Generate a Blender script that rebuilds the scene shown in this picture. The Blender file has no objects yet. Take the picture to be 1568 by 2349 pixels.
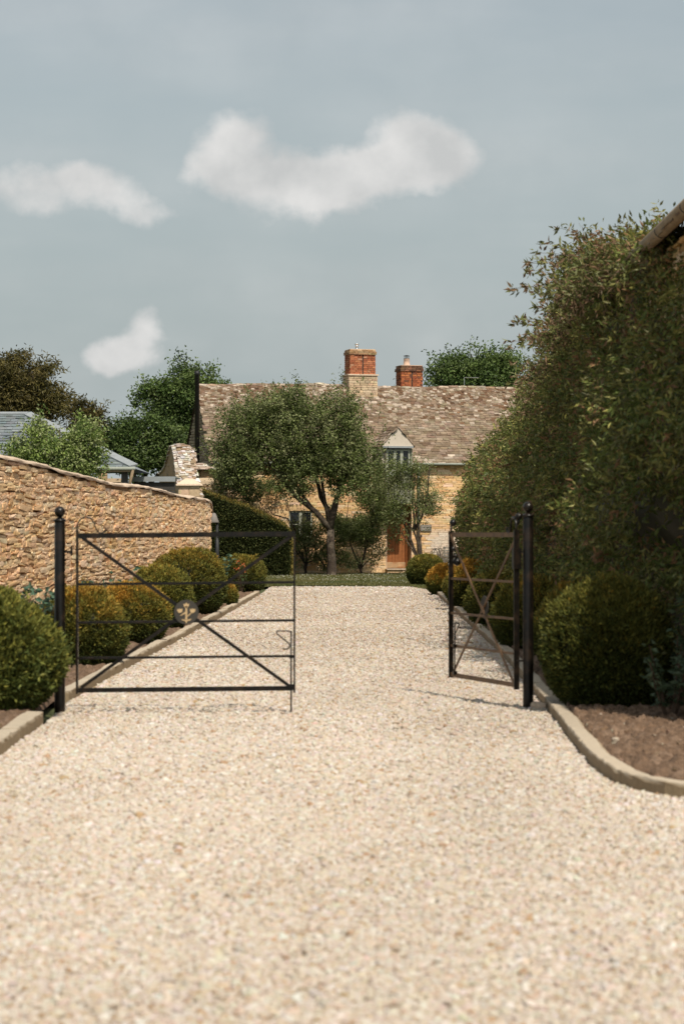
import bpy, math
import numpy as np
from mathutils import Vector
R = math.radians
D = bpy.data
S = bpy.context.scene
COL = S.collection
rng = np.random.default_rng(7)
KF, KD = 8000.0, 6125.0          # focal length in photo pixels (full, display)
EYE = 1.53

# ------------------------------------------------------------------ helpers
def P(xd, yd, Y):
    "a point seen at display pixel (xd, yd) at depth Y"
    return np.array([(xd-784)/KD*Y, Y, EYE+(1223-yd)/KD*Y])

def tag(o, label=None, cat=None, group=None, kind=None):
    if label: o['label'] = label
    if cat: o['category'] = cat
    if group: o['group'] = group
    if kind: o['kind'] = kind
    return o

def empty(name, loc, rz=0.0):
    o = D.objects.new(name, None); COL.objects.link(o)
    o.location = tuple(float(v) for v in loc); o.rotation_euler = (0, 0, rz)
    o.empty_display_size = .2
    return o

def mesh_obj(name, V, F, mat, parent=None, C=None, smooth=False):
    V = np.asarray(V, dtype=np.float32).reshape(-1, 3)
    me = D.meshes.new(name)
    if isinstance(F, np.ndarray):
        n, k = F.shape
        me.vertices.add(len(V)); me.vertices.foreach_set('co', V.ravel())
        me.loops.add(n*k); me.loops.foreach_set('vertex_index', F.astype(np.int32).ravel())
        me.polygons.add(n)
        me.polygons.foreach_set('loop_start', np.arange(0, n*k, k, dtype=np.int32))
        me.update(calc_edges=True)
    else:
        me.from_pydata([tuple(map(float, v)) for v in V], [], [tuple(map(int, f)) for f in F])
        me.update()
    if C is not None:
        a = me.color_attributes.new('col', 'FLOAT_COLOR', 'POINT')
        C = np.asarray(C, dtype=np.float32)
        C4 = np.ones((len(V), 4), dtype=np.float32); C4[:, :3] = C
        a.data.foreach_set('color', C4.ravel())
    me.polygons.foreach_set('use_smooth', np.full(len(me.polygons), bool(smooth)))
    me.materials.append(mat)
    me.validate()
    o = D.objects.new(name, me); COL.objects.link(o)
    if parent is not None: o.parent = parent
    return o

class MB:
    def __init__(s): s.v = []; s.f = []
    def add(s, V, F):
        n = len(s.v); s.v += [tuple(map(float, p)) for p in V]; s.f += [tuple(int(i)+n for i in f) for f in F]
        return s
    def box(s, x0, x1, y0, y1, z0, z1):
        V = [(x, y, z) for x in (x0, x1) for y in (y0, y1) for z in (z0, z1)]
        return s.add(V, [(0,1,3,2),(4,6,7,5),(0,4,5,1),(2,3,7,6),(0,2,6,4),(1,5,7,3)])
    def bar(s, a, b, w, d, up=(0, 1, 0)):
        "flat bar from a to b: w across (in plane), d along 'up'"
        a = Vector(a); b = Vector(b); t = (b-a).normalized(); u = Vector(up)
        n = t.cross(u).normalized()*w/2; u = n.cross(t).normalized()*d/2
        V = [p+i*n+j*u for p in (a, b) for i, j in ((-1,-1),(1,-1),(1,1),(-1,1))]
        return s.add(V, [(3,2,1,0),(4,5,6,7),(0,1,5,4),(1,2,6,5),(2,3,7,6),(3,0,4,7)])
    def tube(s, pts, rad, n=8, cap=True):
        pts = [Vector(tuple(map(float, p))) for p in pts]
        if not hasattr(rad, '__len__'): rad = [rad]*len(pts)
        V = []; prev = None
        for i, p in enumerate(pts):
            t = (pts[min(i+1, len(pts)-1)]-pts[max(i-1, 0)])
            t = t.normalized() if t.length > 1e-9 else Vector((0, 0, 1))
            if prev is None:
                prev = t.orthogonal().normalized()
            else:
                prev = (prev-t*prev.dot(t))
                prev = prev.normalized() if prev.length > 1e-6 else t.orthogonal().normalized()
            q = t.cross(prev)
            for k in range(n):
                a = 2*math.pi*k/n
                V.append(p+(prev*math.cos(a)+q*math.sin(a))*rad[i])
        F = []
        for i in range(len(pts)-1):
            for k in range(n):
                k2 = (k+1) % n
                F.append((i*n+k, i*n+k2, (i+1)*n+k2, (i+1)*n+k))
        if cap:
            F.append(tuple(range(n))[::-1]); F.append(tuple(range((len(pts)-1)*n, len(pts)*n)))
        return s.add(V, F)
    def lathe(s, prof, c=(0, 0), n=16):
        V = []; m = len(prof)
        for r, z in prof:
            for k in range(n):
                a = 2*math.pi*k/n; V.append((c[0]+r*math.cos(a), c[1]+r*math.sin(a), z))
        F = [(i*n+k, i*n+(k+1) % n, (i+1)*n+(k+1) % n, (i+1)*n+k) for i in range(m-1) for k in range(n)]
        F.append(tuple(range(n))[::-1]); F.append(tuple(range((m-1)*n, m*n)))
        return s.add(V, F)
    def ball(s, c, r, n=12):
        prof = [(max(r*math.sin(math.pi*i/8), 1e-4), c[2]-r*math.cos(math.pi*i/8)) for i in range(9)]
        return s.lathe(prof, (c[0], c[1]), n)
    def prism(s, poly, y0, y1):
        "polygon in (x,z) extruded from y0 to y1"
        n = len(poly)
        V = [(x, y0, z) for x, z in poly]+[(x, y1, z) for x, z in poly]
        F = [tuple(range(n)), tuple(range(n, 2*n))[::-1]]+[(i+n, (i+1) % n+n, (i+1) % n, i) for i in range(n)]
        return s.add(V, F)
    def build(s, name, mat, parent=None, smooth=False):
        return mesh_obj(name, s.v, s.f, mat, parent, smooth=smooth)

# value noise (numpy), for shaping meshes
def vnoise(p, seed=0):
    p = np.asarray(p, dtype=np.float64); i = np.floor(p).astype(np.int64); f = p-i; f = f*f*(3-2*f)
    def h(a, b, c):
        n = (a*73856093) ^ (b*19349663) ^ (c*83492791) ^ (seed*2654435761)
        n = ((n ^ (n >> 13)) & 0x3fffffff)*1274126177 & 0x7fffffff
        return ((n ^ (n >> 16)) & 0xffff)/65535.0
    out = 0
    for dx in (0, 1):
        for dy in (0, 1):
            for dz in (0, 1):
                w = (f[..., 0] if dx else 1-f[..., 0])*(f[..., 1] if dy else 1-f[..., 1])*(f[..., 2] if dz else 1-f[..., 2])
                out = out+w*h(i[..., 0]+dx, i[..., 1]+dy, i[..., 2]+dz)
    return out

def unit(v): return v/np.maximum(np.linalg.norm(v, axis=-1, keepdims=True), 1e-9)
def rdir(n): return unit(rng.normal(size=(n, 3)))

# ------------------------------------------------------------------ materials
def nodes(m):
    m.use_nodes = True; nt = m.node_tree; nt.nodes.clear()
    return nt, nt.nodes, nt.links

def mat(name, color=(.5,.5,.5), rough=.8, var=.25, scale=8.0, bump=.3, bscale=40.0, attr=False, metal=0.0,
        spec=.3, transl=0.0, col2=None, bdist=.01, coat=0.0, stain=None, attrtype='GEOMETRY'):
    m = D.materials.new(name); nt, N, L = nodes(m)
    out = N.new('ShaderNodeOutputMaterial'); b = N.new('ShaderNodeBsdfPrincipled')
    b.inputs['Roughness'].default_value = rough; b.inputs['Metallic'].default_value = metal
    b.inputs['Specular IOR Level'].default_value = spec; b.inputs['Coat Weight'].default_value = coat
    tc = N.new('ShaderNodeTexCoord')
    if attr:
        a = N.new('ShaderNodeAttribute'); a.attribute_name = 'col'; a.attribute_type = attrtype; src = a.outputs['Color']
    else:
        rgb = N.new('ShaderNodeRGB'); rgb.outputs[0].default_value = (*color, 1); src = rgb.outputs[0]
    if col2 is not None:
        n2 = N.new('ShaderNodeTexNoise'); n2.inputs['Scale'].default_value = scale*.35; n2.inputs['Detail'].default_value = 6
        L.new(tc.outputs['Object'], n2.inputs['Vector'])
        rp = N.new('ShaderNodeMapRange'); rp.inputs[1].default_value = .48; rp.inputs[2].default_value = .64
        L.new(n2.outputs['Fac'], rp.inputs[0])
        mx = N.new('ShaderNodeMix'); mx.data_type = 'RGBA'
        L.new(rp.outputs[0], mx.inputs['Factor']); L.new(src, mx.inputs['A']); mx.inputs['B'].default_value = (*col2, 1)
        src = mx.outputs['Result']
    if var:
        n = N.new('ShaderNodeTexNoise'); n.inputs['Scale'].default_value = scale; n.inputs['Detail'].default_value = 8
        n.inputs['Roughness'].default_value = .7
        L.new(tc.outputs['Object'], n.inputs['Vector'])
        mr = N.new('ShaderNodeMapRange'); mr.inputs[1].default_value = .3; mr.inputs[2].default_value = .7
        mr.inputs[3].default_value = 1-var; mr.inputs[4].default_value = 1+var
        L.new(n.outputs['Fac'], mr.inputs[0])
        mul = N.new('ShaderNodeVectorMath'); mul.operation = 'SCALE'
        L.new(src, mul.inputs[0]); L.new(mr.outputs[0], mul.inputs['Scale']); src = mul.outputs[0]
    L.new(src, b.inputs['Base Color'])
    if bump:
        nb = N.new('ShaderNodeTexNoise'); nb.inputs['Scale'].default_value = bscale; nb.inputs['Detail'].default_value = 8
        L.new(tc.outputs['Object'], nb.inputs['Vector'])
        bp = N.new('ShaderNodeBump'); bp.inputs['Strength'].default_value = bump; bp.inputs['Distance'].default_value = bdist
        L.new(nb.outputs['Fac'], bp.inputs['Height']); L.new(bp.outputs[0], b.inputs['Normal'])
    if transl:
        t = N.new('ShaderNodeBsdfTranslucent'); L.new(src, t.inputs['Color'])
        ms = N.new('ShaderNodeMixShader'); ms.inputs[0].default_value = transl
        L.new(b.outputs[0], ms.inputs[1]); L.new(t.outputs[0], ms.inputs[2]); L.new(ms.outputs[0], out.inputs[0])
    else:
        L.new(b.outputs[0], out.inputs[0])
    return m

def mat_gravel_bed():
    m = D.materials.new('gravel_bed'); nt, N, L = nodes(m)
    out = N.new('ShaderNodeOutputMaterial'); b = N.new('ShaderNodeBsdfPrincipled'); b.inputs['Roughness'].default_value = .9
    b.inputs['Specular IOR Level'].default_value = .2
    tc = N.new('ShaderNodeTexCoord')
    dn = N.new('ShaderNodeTexNoise'); dn.inputs['Scale'].default_value = 30
    L.new(tc.outputs['Object'], dn.inputs['Vector'])
    mp = N.new('ShaderNodeVectorMath'); mp.operation = 'MULTIPLY_ADD'; mp.inputs[1].default_value = (.02, .02, .02)
    L.new(dn.outputs['Color'], mp.inputs[0]); L.new(tc.outputs['Object'], mp.inputs[2])
    v = N.new('ShaderNodeTexVoronoi'); v.inputs['Scale'].default_value = 42; L.new(mp.outputs[0], v.inputs['Vector'])
    sep = N.new('ShaderNodeSeparateColor'); L.new(v.outputs['Color'], sep.inputs[0])
    cr = N.new('ShaderNodeValToRGB'); e = cr.color_ramp.elements
    cols = [(0, (.28,.18,.11)), (.12, (.40,.31,.235)), (.4, (.475,.39,.325)), (.7, (.53,.46,.40)), (1, (.58,.53,.485))]
    e[0].position, e[0].color = cols[0][0], (*cols[0][1], 1); e[1].position, e[1].color = cols[-1][0], (*cols[-1][1], 1)
    for p_, c_ in cols[1:-1]:
        k = e.new(p_); k.color = (*c_, 1)
    L.new(sep.outputs[0], cr.inputs[0])
    n = N.new('ShaderNodeTexNoise'); n.inputs['Scale'].default_value = 9; n.inputs['Detail'].default_value = 6; n.inputs['Roughness'].default_value = .65
    L.new(tc.outputs['Object'], n.inputs['Vector'])
    mr = N.new('ShaderNodeMapRange'); mr.inputs[1].default_value = .3; mr.inputs[2].default_value = .7; mr.inputs[3].default_value = .78; mr.inputs[4].default_value = 1.16
    L.new(n.outputs['Fac'], mr.inputs[0])
    # grit between stones
    d2 = N.new('ShaderNodeMapRange'); d2.inputs[1].default_value = .015; d2.inputs[2].default_value = .009; d2.inputs[3].default_value = .72; d2.inputs[4].default_value = 1.0
    L.new(v.outputs['Distance'], d2.inputs[0])
    mm = N.new('ShaderNodeMath'); mm.operation = 'MULTIPLY'; L.new(mr.outputs[0], mm.inputs[0]); mm.inputs[1].default_value = 1.0
    sc = N.new('ShaderNodeVectorMath'); sc.operation = 'SCALE'; L.new(cr.outputs[0], sc.inputs[0]); L.new(mm.outputs[0], sc.inputs['Scale'])
    L.new(sc.outputs[0], b.inputs['Base Color'])
    bp = N.new('ShaderNodeBump'); bp.invert = True; bp.inputs['Strength'].default_value = .8; bp.inputs['Distance'].default_value = .012
    L.new(v.outputs['Distance'], bp.inputs['Height']); L.new(bp.outputs[0], b.inputs['Normal'])
    L.new(b.outputs[0], out.inputs[0])
    return m

M = {}
M['gravel_bed'] = mat_gravel_bed()
M['gravel'] = mat('gravel_stone', attr=True, attrtype='INSTANCER', rough=.85, var=.15, scale=60, bump=0, spec=.2)
M['leaf'] = mat('leaf', attr=True, rough=.5, var=0, bump=0, spec=.28, transl=.25)
M['needle'] = mat('yew_needle', attr=True, rough=.6, var=0, bump=0, spec=.2, transl=.18)
M['stone'] = mat('golden_stone', attr=True, rough=.9, var=.22, scale=14, bump=.6, bscale=45, bdist=.015, spec=.15)
M['rubble'] = mat('rubble_stone', attr=True, rough=.92, var=.25, scale=16, bump=.8, bscale=60, bdist=.012, spec=.12)
M['joint'] = mat('lime_joint', (.38,.26,.15), rough=.95, var=.3, scale=6, bump=.5)
M['dark_joint'] = mat('dry_joint', (.40,.26,.15), rough=.95, var=.3, scale=6, bump=.5)
M['coping'] = mat('mortar_coping', (.66,.51,.38), rough=.9, var=.15, scale=9, bump=.5, bscale=30)
M['slate'] = mat('stone_slate', attr=True, rough=.9, var=.3, scale=9, bump=.5, bscale=35, col2=None, spec=.15)
M['underslate'] = mat('roof_bed', (.06,.045,.035), rough=.95, var=.2)
M['blueslate'] = mat('blue_slate', attr=True, rough=.6, var=.15, scale=12, bump=.2, spec=.4)
M['lead'] = mat('lead_sheet', (.27,.29,.30), rough=.55, var=.12, scale=5, bump=.15)
M['render'] = mat('cream_render', (.60,.52,.43), rough=.9, var=.12, scale=3, bump=.2, bscale=60)
M['brick'] = mat('red_brick', attr=True, rough=.88, var=.2, scale=20, bump=.5, bscale=60, spec=.15)
M['mortar'] = mat('mortar', (.45,.33,.24), rough=.95, var=.2, scale=20, bump=.3)
M['frame'] = mat('sage_paint', (.36,.37,.30), rough=.6, var=.1, scale=6, bump=.1)
M['wood_grey'] = mat('weathered_board', (.25,.25,.19), rough=.85, var=.3, scale=9, bump=.4, bscale=25, col2=(.17,.14,.10))
M['door'] = mat('oak_door', (.27,.10,.032), rough=.65, var=.3, scale=5, bump=.3, bscale=20, col2=(.26,.10,.035))
M['door_worn'] = mat('worn_oak', (.42,.28,.16), rough=.8, var=.25, scale=7, bump=.3, col2=(.33,.15,.06))
M['glass'] = mat('window_pane', (.012,.013,.014), rough=.06, var=0, bump=0, spec=.6)
M['black'] = mat('black_iron', (.006,.005,.004), rough=.30, var=.2, scale=30, bump=.12, bscale=80, bdist=.002, spec=.35, col2=(.022,.014,.009))
M['sunlit_brown'] = mat('black_iron_sunlit', (.17,.095,.045), rough=.5, var=.3, scale=20, bump=0, spec=.3, col2=(.10,.055,.03))  # brown base stands in for sun and gravel reflection on black paint
M['pipe'] = mat('cast_pipe', (.02,.02,.02), rough=.45, var=.2, bump=0)
M['steel'] = mat('steel', (.55,.55,.55), rough=.3, var=.1, bump=0, metal=1.0)
M['pipegrey'] = mat('grey_pipe', (.33,.35,.30), rough=.5, var=.1, bump=0)
M['kerb'] = mat('kerb_stone', attr=True, rough=.92, var=.14, scale=22, bump=.6, bscale=60, bdist=.008)
M['soil'] = mat('soil', (.155,.098,.062), rough=1, var=.45, scale=25, bump=1.0, bscale=60, bdist=.02, col2=(.23,.155,.105))
M['lawn'] = mat('lawn', (.085,.095,.03), rough=1, var=.4, scale=3, bump=.6, bscale=60, bdist=.03, col2=(.13,.12,.045))
M['ground'] = mat('rough_grass', (.07,.08,.03), rough=1, var=.4, scale=.6, bump=.6, bscale=8, bdist=.05)
M['bark'] = mat('bark', (.050,.036,.026), rough=.95, var=.45, scale=9, bump=1.0, bscale=22, bdist=.03, col2=(.12,.095,.07))
M['twig'] = mat('twig', (.09,.06,.04), rough=.9, var=.3, bump=.3)
M['weatherboard'] = mat('dark_board', (.055,.05,.045), rough=.7, var=.2, scale=4, bump=.2)
M['brass'] = mat('emblem_gilt', (.52,.37,.20), rough=.5, var=.1, bump=0)
M['emblem'] = mat('emblem_plate', (.05,.045,.037), rough=.5, var=.15, bump=0)
M['gutterstone'] = mat('old_gutter', (.30,.22,.14), rough=.7, var=.25, scale=6, bump=.2)
M['sign'] = mat('slate_sign', (.20,.18,.16), rough=.7, var=.12, bump=.1)
M['petal'] = mat('petal', attr=True, rough=.6, var=0, bump=0, transl=.3)
M['clay'] = mat('clay_pot', (.60,.42,.32), rough=.8, var=.15, bump=.2)
M['grey_metal'] = mat('grey_cap', (.30,.33,.32), rough=.5, var=.1, bump=.1)

# ------------------------------------------------------------------ stone / slate / leaf generators
def round_box(k=.55):
    g = [-1, 0, 1]; idx = {}; V = []
    for x in g:
        for y in g:
            for z in g:
                if abs(x) == 1 or abs(y) == 1 or abs(z) == 1:
                    idx[(x, y, z)] = len(V); V.append((x, y, z))
    F = []
    for ax in range(3):
        for sgn in (-1, 1):
            for a in (-1, 0):
                for b in (-1, 0):
                    q = []
                    for da, db in ((0, 0), (1, 0), (1, 1), (0, 1)):
                        c = [0, 0, 0]; c[ax] = sgn; c[(ax+1) % 3] = a+da; c[(ax+2) % 3] = b+db
                        q.append(idx[tuple(c)])
                    F.append(q if sgn > 0 else q[::-1])
    V = np.array(V, float)
    n = np.linalg.norm(V, axis=1, keepdims=True)
    Vr = V*(1-k)+V/n*k*1.15
    return Vr*.5, np.array(F)
RB = {k: round_box(k) for k in (.15, .45, .75)}

def blocks(C, U, Nn, Z, size, k=.45, jit=.06, col=None, jy=1.0):
    "C centres (n,3); axes U (along), Nn (out), Z (up); size (n,3)"
    T, F = RB[k]; n = len(C); C = np.asarray(C, float)
    size = np.asarray(size, float)
    JA = np.array([1, jy, 1.])
    t = T[None]*(1+rng.normal(0, jit, (n, 26, 3))*JA)
    t = t+rng.normal(0, jit*.35, (n, 26, 3))*JA
    t = t*size[:, None, :]
    def ax(a):
        a = np.asarray(a, float)
        return a[None] if a.ndim == 1 else a
    U, Nn, Z = ax(U), ax(Nn), ax(Z)
    V = C[:, None]+t[..., 0:1]*U[:, None]+t[..., 1:2]*Nn[:, None]+t[..., 2:3]*Z[:, None]
    FF = (F[None]+np.arange(n)[:, None, None]*26).reshape(-1, 4)
    CC = np.repeat(np.asarray(col, float), 26, axis=0)
    return V.reshape(-1, 3), FF, CC

def courses(u0, u1, z0, z1, h, l, holes=(), top=None):
    out = []; z = z0
    while z < z1-.015:
        hh = min(rng.uniform(*h), z1-z); zc = z+hh/2
        segs = [(u0, u1)]
        for (a, b, c, d) in holes:
            if c < zc < d:
                ns = []
                for s0, s1 in segs:
                    if b <= s0 or a >= s1: ns.append((s0, s1)); continue
                    if a > s0: ns.append((s0, a))
                    if b < s1: ns.append((b, s1))
                segs = ns
        for s0, s1 in segs:
            u = s0
            while u < s1-.01:
                w = rng.uniform(*l)
                if u+w > s1-l[0]*.5: w = s1-u
                if top is None or z+hh < top(u+w/2): out.append((u, z, w, hh))
                u += w
        z += hh
    return np.array(out)

def pal(n, cols, w, j=.12):
    cols = np.array(cols); w = np.array(w, float); w /= w.sum()
    c = cols[rng.choice(len(cols), n, p=w)]
    return c*(1+rng.normal(0, j, (n, 1)))*(1+rng.normal(0, .03, (n, 3)))

GOLD = ([(.70,.46,.24), (.74,.51,.29), (.65,.40,.19), (.73,.54,.35), (.58,.35,.16)], [5, 4, 3, 2, .8])
def stone_face(name, rects, parent, org, U, Nn, depth=.12, proud=.012, gap=.01, k=.45, jit=.06, palette=GOLD, m='stone', cj=.12, patch=None, jy=1.0):
    org = np.array(org, float); U = np.array(U, float); Nn = np.array(Nn, float)
    n = len(rects); uc = rects[:, 0]+rects[:, 2]/2; zc = rects[:, 1]+rects[:, 3]/2
    off = -depth/2+rng.normal(0, proud, n)
    C = org+uc[:, None]*U+off[:, None]*Nn+zc[:, None]*np.array([0, 0, 1.])
    size = np.stack([rects[:, 2]-gap, np.full(n, depth), rects[:, 3]-gap], 1)
    col = pal(n, *palette, j=cj)
    if patch is not None: col = patch(uc, zc, col)
    V, F, CC = blocks(C, U, Nn, (0, 0, 1), size, k, jit, col, jy)
    return mesh_obj(name, V, F, M[m], parent, CC, smooth=False)

def slates(name, parent, eave0, U, up, nrm, width, length, e0, e1, w0, w1, palfn, thick=.026, m='slate', skip=None, sag=None):
    "stone slates laid on a slope in diminishing courses"
    eave0 = np.array(eave0, float); U = np.array(U, float); up = np.array(up, float); nrm = np.array(nrm, float)
    cs, sz, uu, ss = [], [], [], []
    s = -.06
    while s < length:
        f = max(0, s/length); e = (e0+(e1-e0)*f)*rng.uniform(.9, 1.1); u = -rng.uniform(0, .2)
        while u < width:
            w = rng.uniform(.6, 1.4)*(w0+(w1-w0)*f); uc = u+w/2
            if uc > -.05 and uc < width and not (skip and skip(uc, s)):
                L = e*1.9
                cs.append(eave0+U*uc+up*(s+L/2+rng.normal(0, .008))); sz.append((w-.008, L, thick*rng.uniform(.7, 1.5)))
                uu.append(uc); ss.append(s)
            u += w
        s += e
    cs = np.array(cs); sz = np.array(sz); uu = np.array(uu); ss = np.array(ss); n = len(cs)
    a = rng.normal(.11, .025, n)          # tail lifts clear of the course below
    Z = nrm[None]*np.cos(a)[:, None]+up[None]*np.sin(a)[:, None]*1.0
    Y = up[None]*np.cos(a)[:, None]-nrm[None]*np.sin(a)[:, None]
    cs = cs+nrm[None]*(.03)
    if sag is not None: cs[:, 2] += sag(uu, ss)
    V, F, CC = blocks(cs, U, Y, Z, sz, .15, .05, palfn(uu, ss, n))
    return mesh_obj(name, V, F, M[m], parent, CC)

def leafmesh(name, pos, dr, L, W, col, parent, m='leaf', fold=.25):
    n = len(pos); dr = unit(dr); side = unit(np.cross(dr, rdir(n))); nn = np.cross(side, dr)
    L = np.broadcast_to(L, (n,))[:, None]; W = np.broadcast_to(W, (n,))[:, None]
    V = np.stack([pos, pos+dr*L*.45+side*W*.5+nn*W*fold, pos+dr*L, pos+dr*L*.45-side*W*.5+nn*W*fold], 1).reshape(-1, 3)
    F = np.arange(4*n).reshape(n, 4)
    return mesh_obj(name, V, F, M[m], parent, np.repeat(np.clip(col, 0, 1), 4, axis=0))

def sample_ell(ells, n, pw=.45):
    w = np.array([e[3]*e[4]*e[5] for e in ells]); w = w**.8; w /= w.sum()
    i = rng.choice(len(ells), n, p=w); E = np.array(ells)[i]
    d = rdir(n); r = rng.uniform(0, 1, (n, 1))**pw
    return E[:, :3]+d*r*E[:, 3:6], d

GREENS = np.array([(.08,.125,.03), (.12,.17,.04), (.16,.21,.06), (.06,.09,.02)])
def tree(name, label, base, th, r0, ells, shoots, leaves, L, W, cols=GREENS, up=.6, slen=(.3, .7), limbs=9, twigs=40, lean=(0, 0),
         group=None, spread=.10, limb_pts=None, cat='tree', droop=0.0, cj=.25, gapf=1.5):
    root = empty(name, base); tag(root, label, cat, group)
    ells = [tuple(float(q) for q in e) for e in ells]
    # trunk and limbs
    mb = MB(); top = np.array([lean[0], lean[1], th])
    mb.tube([(0, 0, -.1), (lean[0]*.1, lean[1]*.1, th*.04), (lean[0]*.2+.02, 0, th*.3), (lean[0]*.55-.02, .02, th*.65), top], [r0*1.5, r0*1.2, r0*.98, r0*.9, r0*.85], 10)
    ends = []
    if limb_pts:
        for pts in limb_pts:
            rr = [r0*.72*(1-.75*i/(len(pts)-1)) for i in range(len(pts))]
            mb.tube(pts, rr, 7); ends += [np.array(p_) for p_ in pts[2:]]
    cen, _ = sample_ell(ells, limbs, .9)
    for c in cen:
        mid = top*.5+c*.5+rng.normal(0, .12*th*.3, 3)+np.array([0, 0, .1])
        q = (top+mid)/2+rng.normal(0, .03, 3)
        mb.tube([top, q, mid, c], [r0*.55, r0*.4, r0*.28, r0*.1], 6); ends += [mid, c]
    ends = np.array(ends)
    pos, d = sample_ell(ells, int(shoots*1.45), .5)
    gn = vnoise(pos*gapf+base[1], 90)+rng.normal(0, .06, len(pos)); o_ = np.argsort(-gn)[:shoots]; o_ = rng.permutation(o_); pos, d = pos[o_], d[o_]
    # shoots
    sd = unit(d*.8+np.array([0, 0, up])+rng.normal(0, .35, (shoots, 3)))
    sl = rng.uniform(*slen, shoots)
    for k in range(min(twigs, shoots)):
        e = ends[np.argmin(np.linalg.norm(ends-pos[k], axis=1))]
        m_ = (e+pos[k])/2+rng.normal(0, .06, 3)
        mb.tube([e, m_, pos[k], pos[k]+sd[k]*sl[k]], [r0*.13, r0*.09, r0*.06, r0*.02], 4)
    mb.build('trunk', M['bark'], root, smooth=True)
    n = shoots*leaves
    si = np.repeat(np.arange(shoots), leaves); t = rng.uniform(-.25, 1, n)
    lp = pos[si]+sd[si]*(t*sl[si])[:, None]+rng.normal(0, 1, (n, 3))*spread*np.array([1, 1, .8])
    lp[:, 2] -= droop*t*t*sl[si]
    ld = unit(sd[si]*.5+rdir(n)+np.array([0, 0, -.15]))
    cc = cols[rng.integers(0, len(cols), shoots)][si]*(1+rng.normal(0, cj, (n, 1)))
    lp = lp[:, :]; keep = lp[:, 2] > .1
    leafmesh('crown', lp[keep], ld[keep], rng.uniform(.7, 1.3, keep.sum())*L, W, cc[keep], root)
    return root

# ------------------------------------------------------------------ ground, drive, beds, kerbs
def path_interp(pts, step=.4):
    pts = np.array(pts, float); d = np.r_[0, np.cumsum(np.linalg.norm(np.diff(pts, axis=0), axis=1))]
    t = np.arange(0, d[-1], step)
    return np.stack([np.interp(t, d, pts[:, i]) for i in range(pts.shape[1])], 1)

RK = [(3.2, 15.15), (2.5, 15.2), (2.1, 15.28), (1.88, 15.5), (1.74, 15.85), (1.66, 16.4), (1.63, 17.5), (1.68, 19.7), (1.74, 21.8), (1.80, 24.2), (2.0, 33.4), (2.23, 55), (2.36, 68)]
LK0 = [(-2.9, 11.0), (-2.55, 14.0), (-2.36, 17.0), (-2.34, 18.4), (-2.38, 21.4)]
LK1 = [(-2.47, 24.2), (-2.42, 30), (-2.2, 47), (-2.02, 66)]

def flat(name, poly, z, m, kind='structure'):
    o = mesh_obj(name, [(x, y, z) for x, y in poly], [tuple(range(len(poly)))], M[m])
    tag(o, kind=kind); return o
flat('ground', [(-900, -300), (900, -300), (900, 2500), (-900, 2500)], -.06, 'ground')
drive = [(-2.0, 76.5), (-2.05, 66)]+LK1[::-1][1:]+[(-2.42, 23)]+LK0[::-1]+[(-6, 4), (-6, -4), (6, -4), (6, 15.1)]+RK+[(2.45, 76.5)]
flat('driveway', drive, 0.0, 'gravel_bed')

def kerb(name, pts, side, h=.09, w=.135, blk=2.0):
    "dressed stone kerb laid along a path, 'side' = +1 kerb lies to the right of the path"
    q = path_interp(pts, .12); V = []; F = []; C = []
    s = 0; i = 0
    while i < len(q)-2:
        L = int(blk*rng.uniform(.8, 1.25)/.12); j = min(i+L, len(q)-1)
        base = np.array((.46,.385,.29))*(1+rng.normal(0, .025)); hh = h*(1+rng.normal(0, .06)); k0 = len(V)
        idx = list(range(i, j+1))
        for a, t in enumerate(idx):
            tg = unit(q[min(t+1, len(q)-1)]-q[max(t-1, 0)]); nr = np.array([tg[1], -tg[0]])*side
            g = 0.0005*(1 if a == 0 else -1 if a == len(idx)-1 else 0)
            p = q[t]+tg*g; e = [.008*(vnoise(np.array([q[t][0]*.9, q[t][1]*.9, k_*3.7+i]), 80)-.5)+.0035*rng.normal() for k_ in range(6)]
            wp = w*(1+.06*math.sin(q[t][1]*3.1))
            for (o, z) in ((0, -.1), (0+e[0], hh*.70), (.003+e[1], hh*.93), (.010, hh+e[2]), (wp-.03, hh+e[3]), (wp+e[4], hh*.8), (wp, -.1)):
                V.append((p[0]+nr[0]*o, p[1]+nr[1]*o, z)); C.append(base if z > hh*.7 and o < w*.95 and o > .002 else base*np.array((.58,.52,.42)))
        m_ = 7
        for a in range(len(idx)-1):
            for b in range(m_-1):
                f = (k0+a*m_+b, k0+a*m_+b+1, k0+(a+1)*m_+b+1, k0+(a+1)*m_+b)
                F.append(f if side > 0 else f[::-1])
        F.append(tuple(k0+b for b in range(m_))); F.append(tuple(k0+(len(idx)-1)*m_+b for b in range(m_))[::-1])
        i = j
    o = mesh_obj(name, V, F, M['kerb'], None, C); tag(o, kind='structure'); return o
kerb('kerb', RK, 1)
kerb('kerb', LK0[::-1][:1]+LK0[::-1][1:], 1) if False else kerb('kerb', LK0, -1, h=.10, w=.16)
kerb('kerb', LK1, -1, h=.10)

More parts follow.
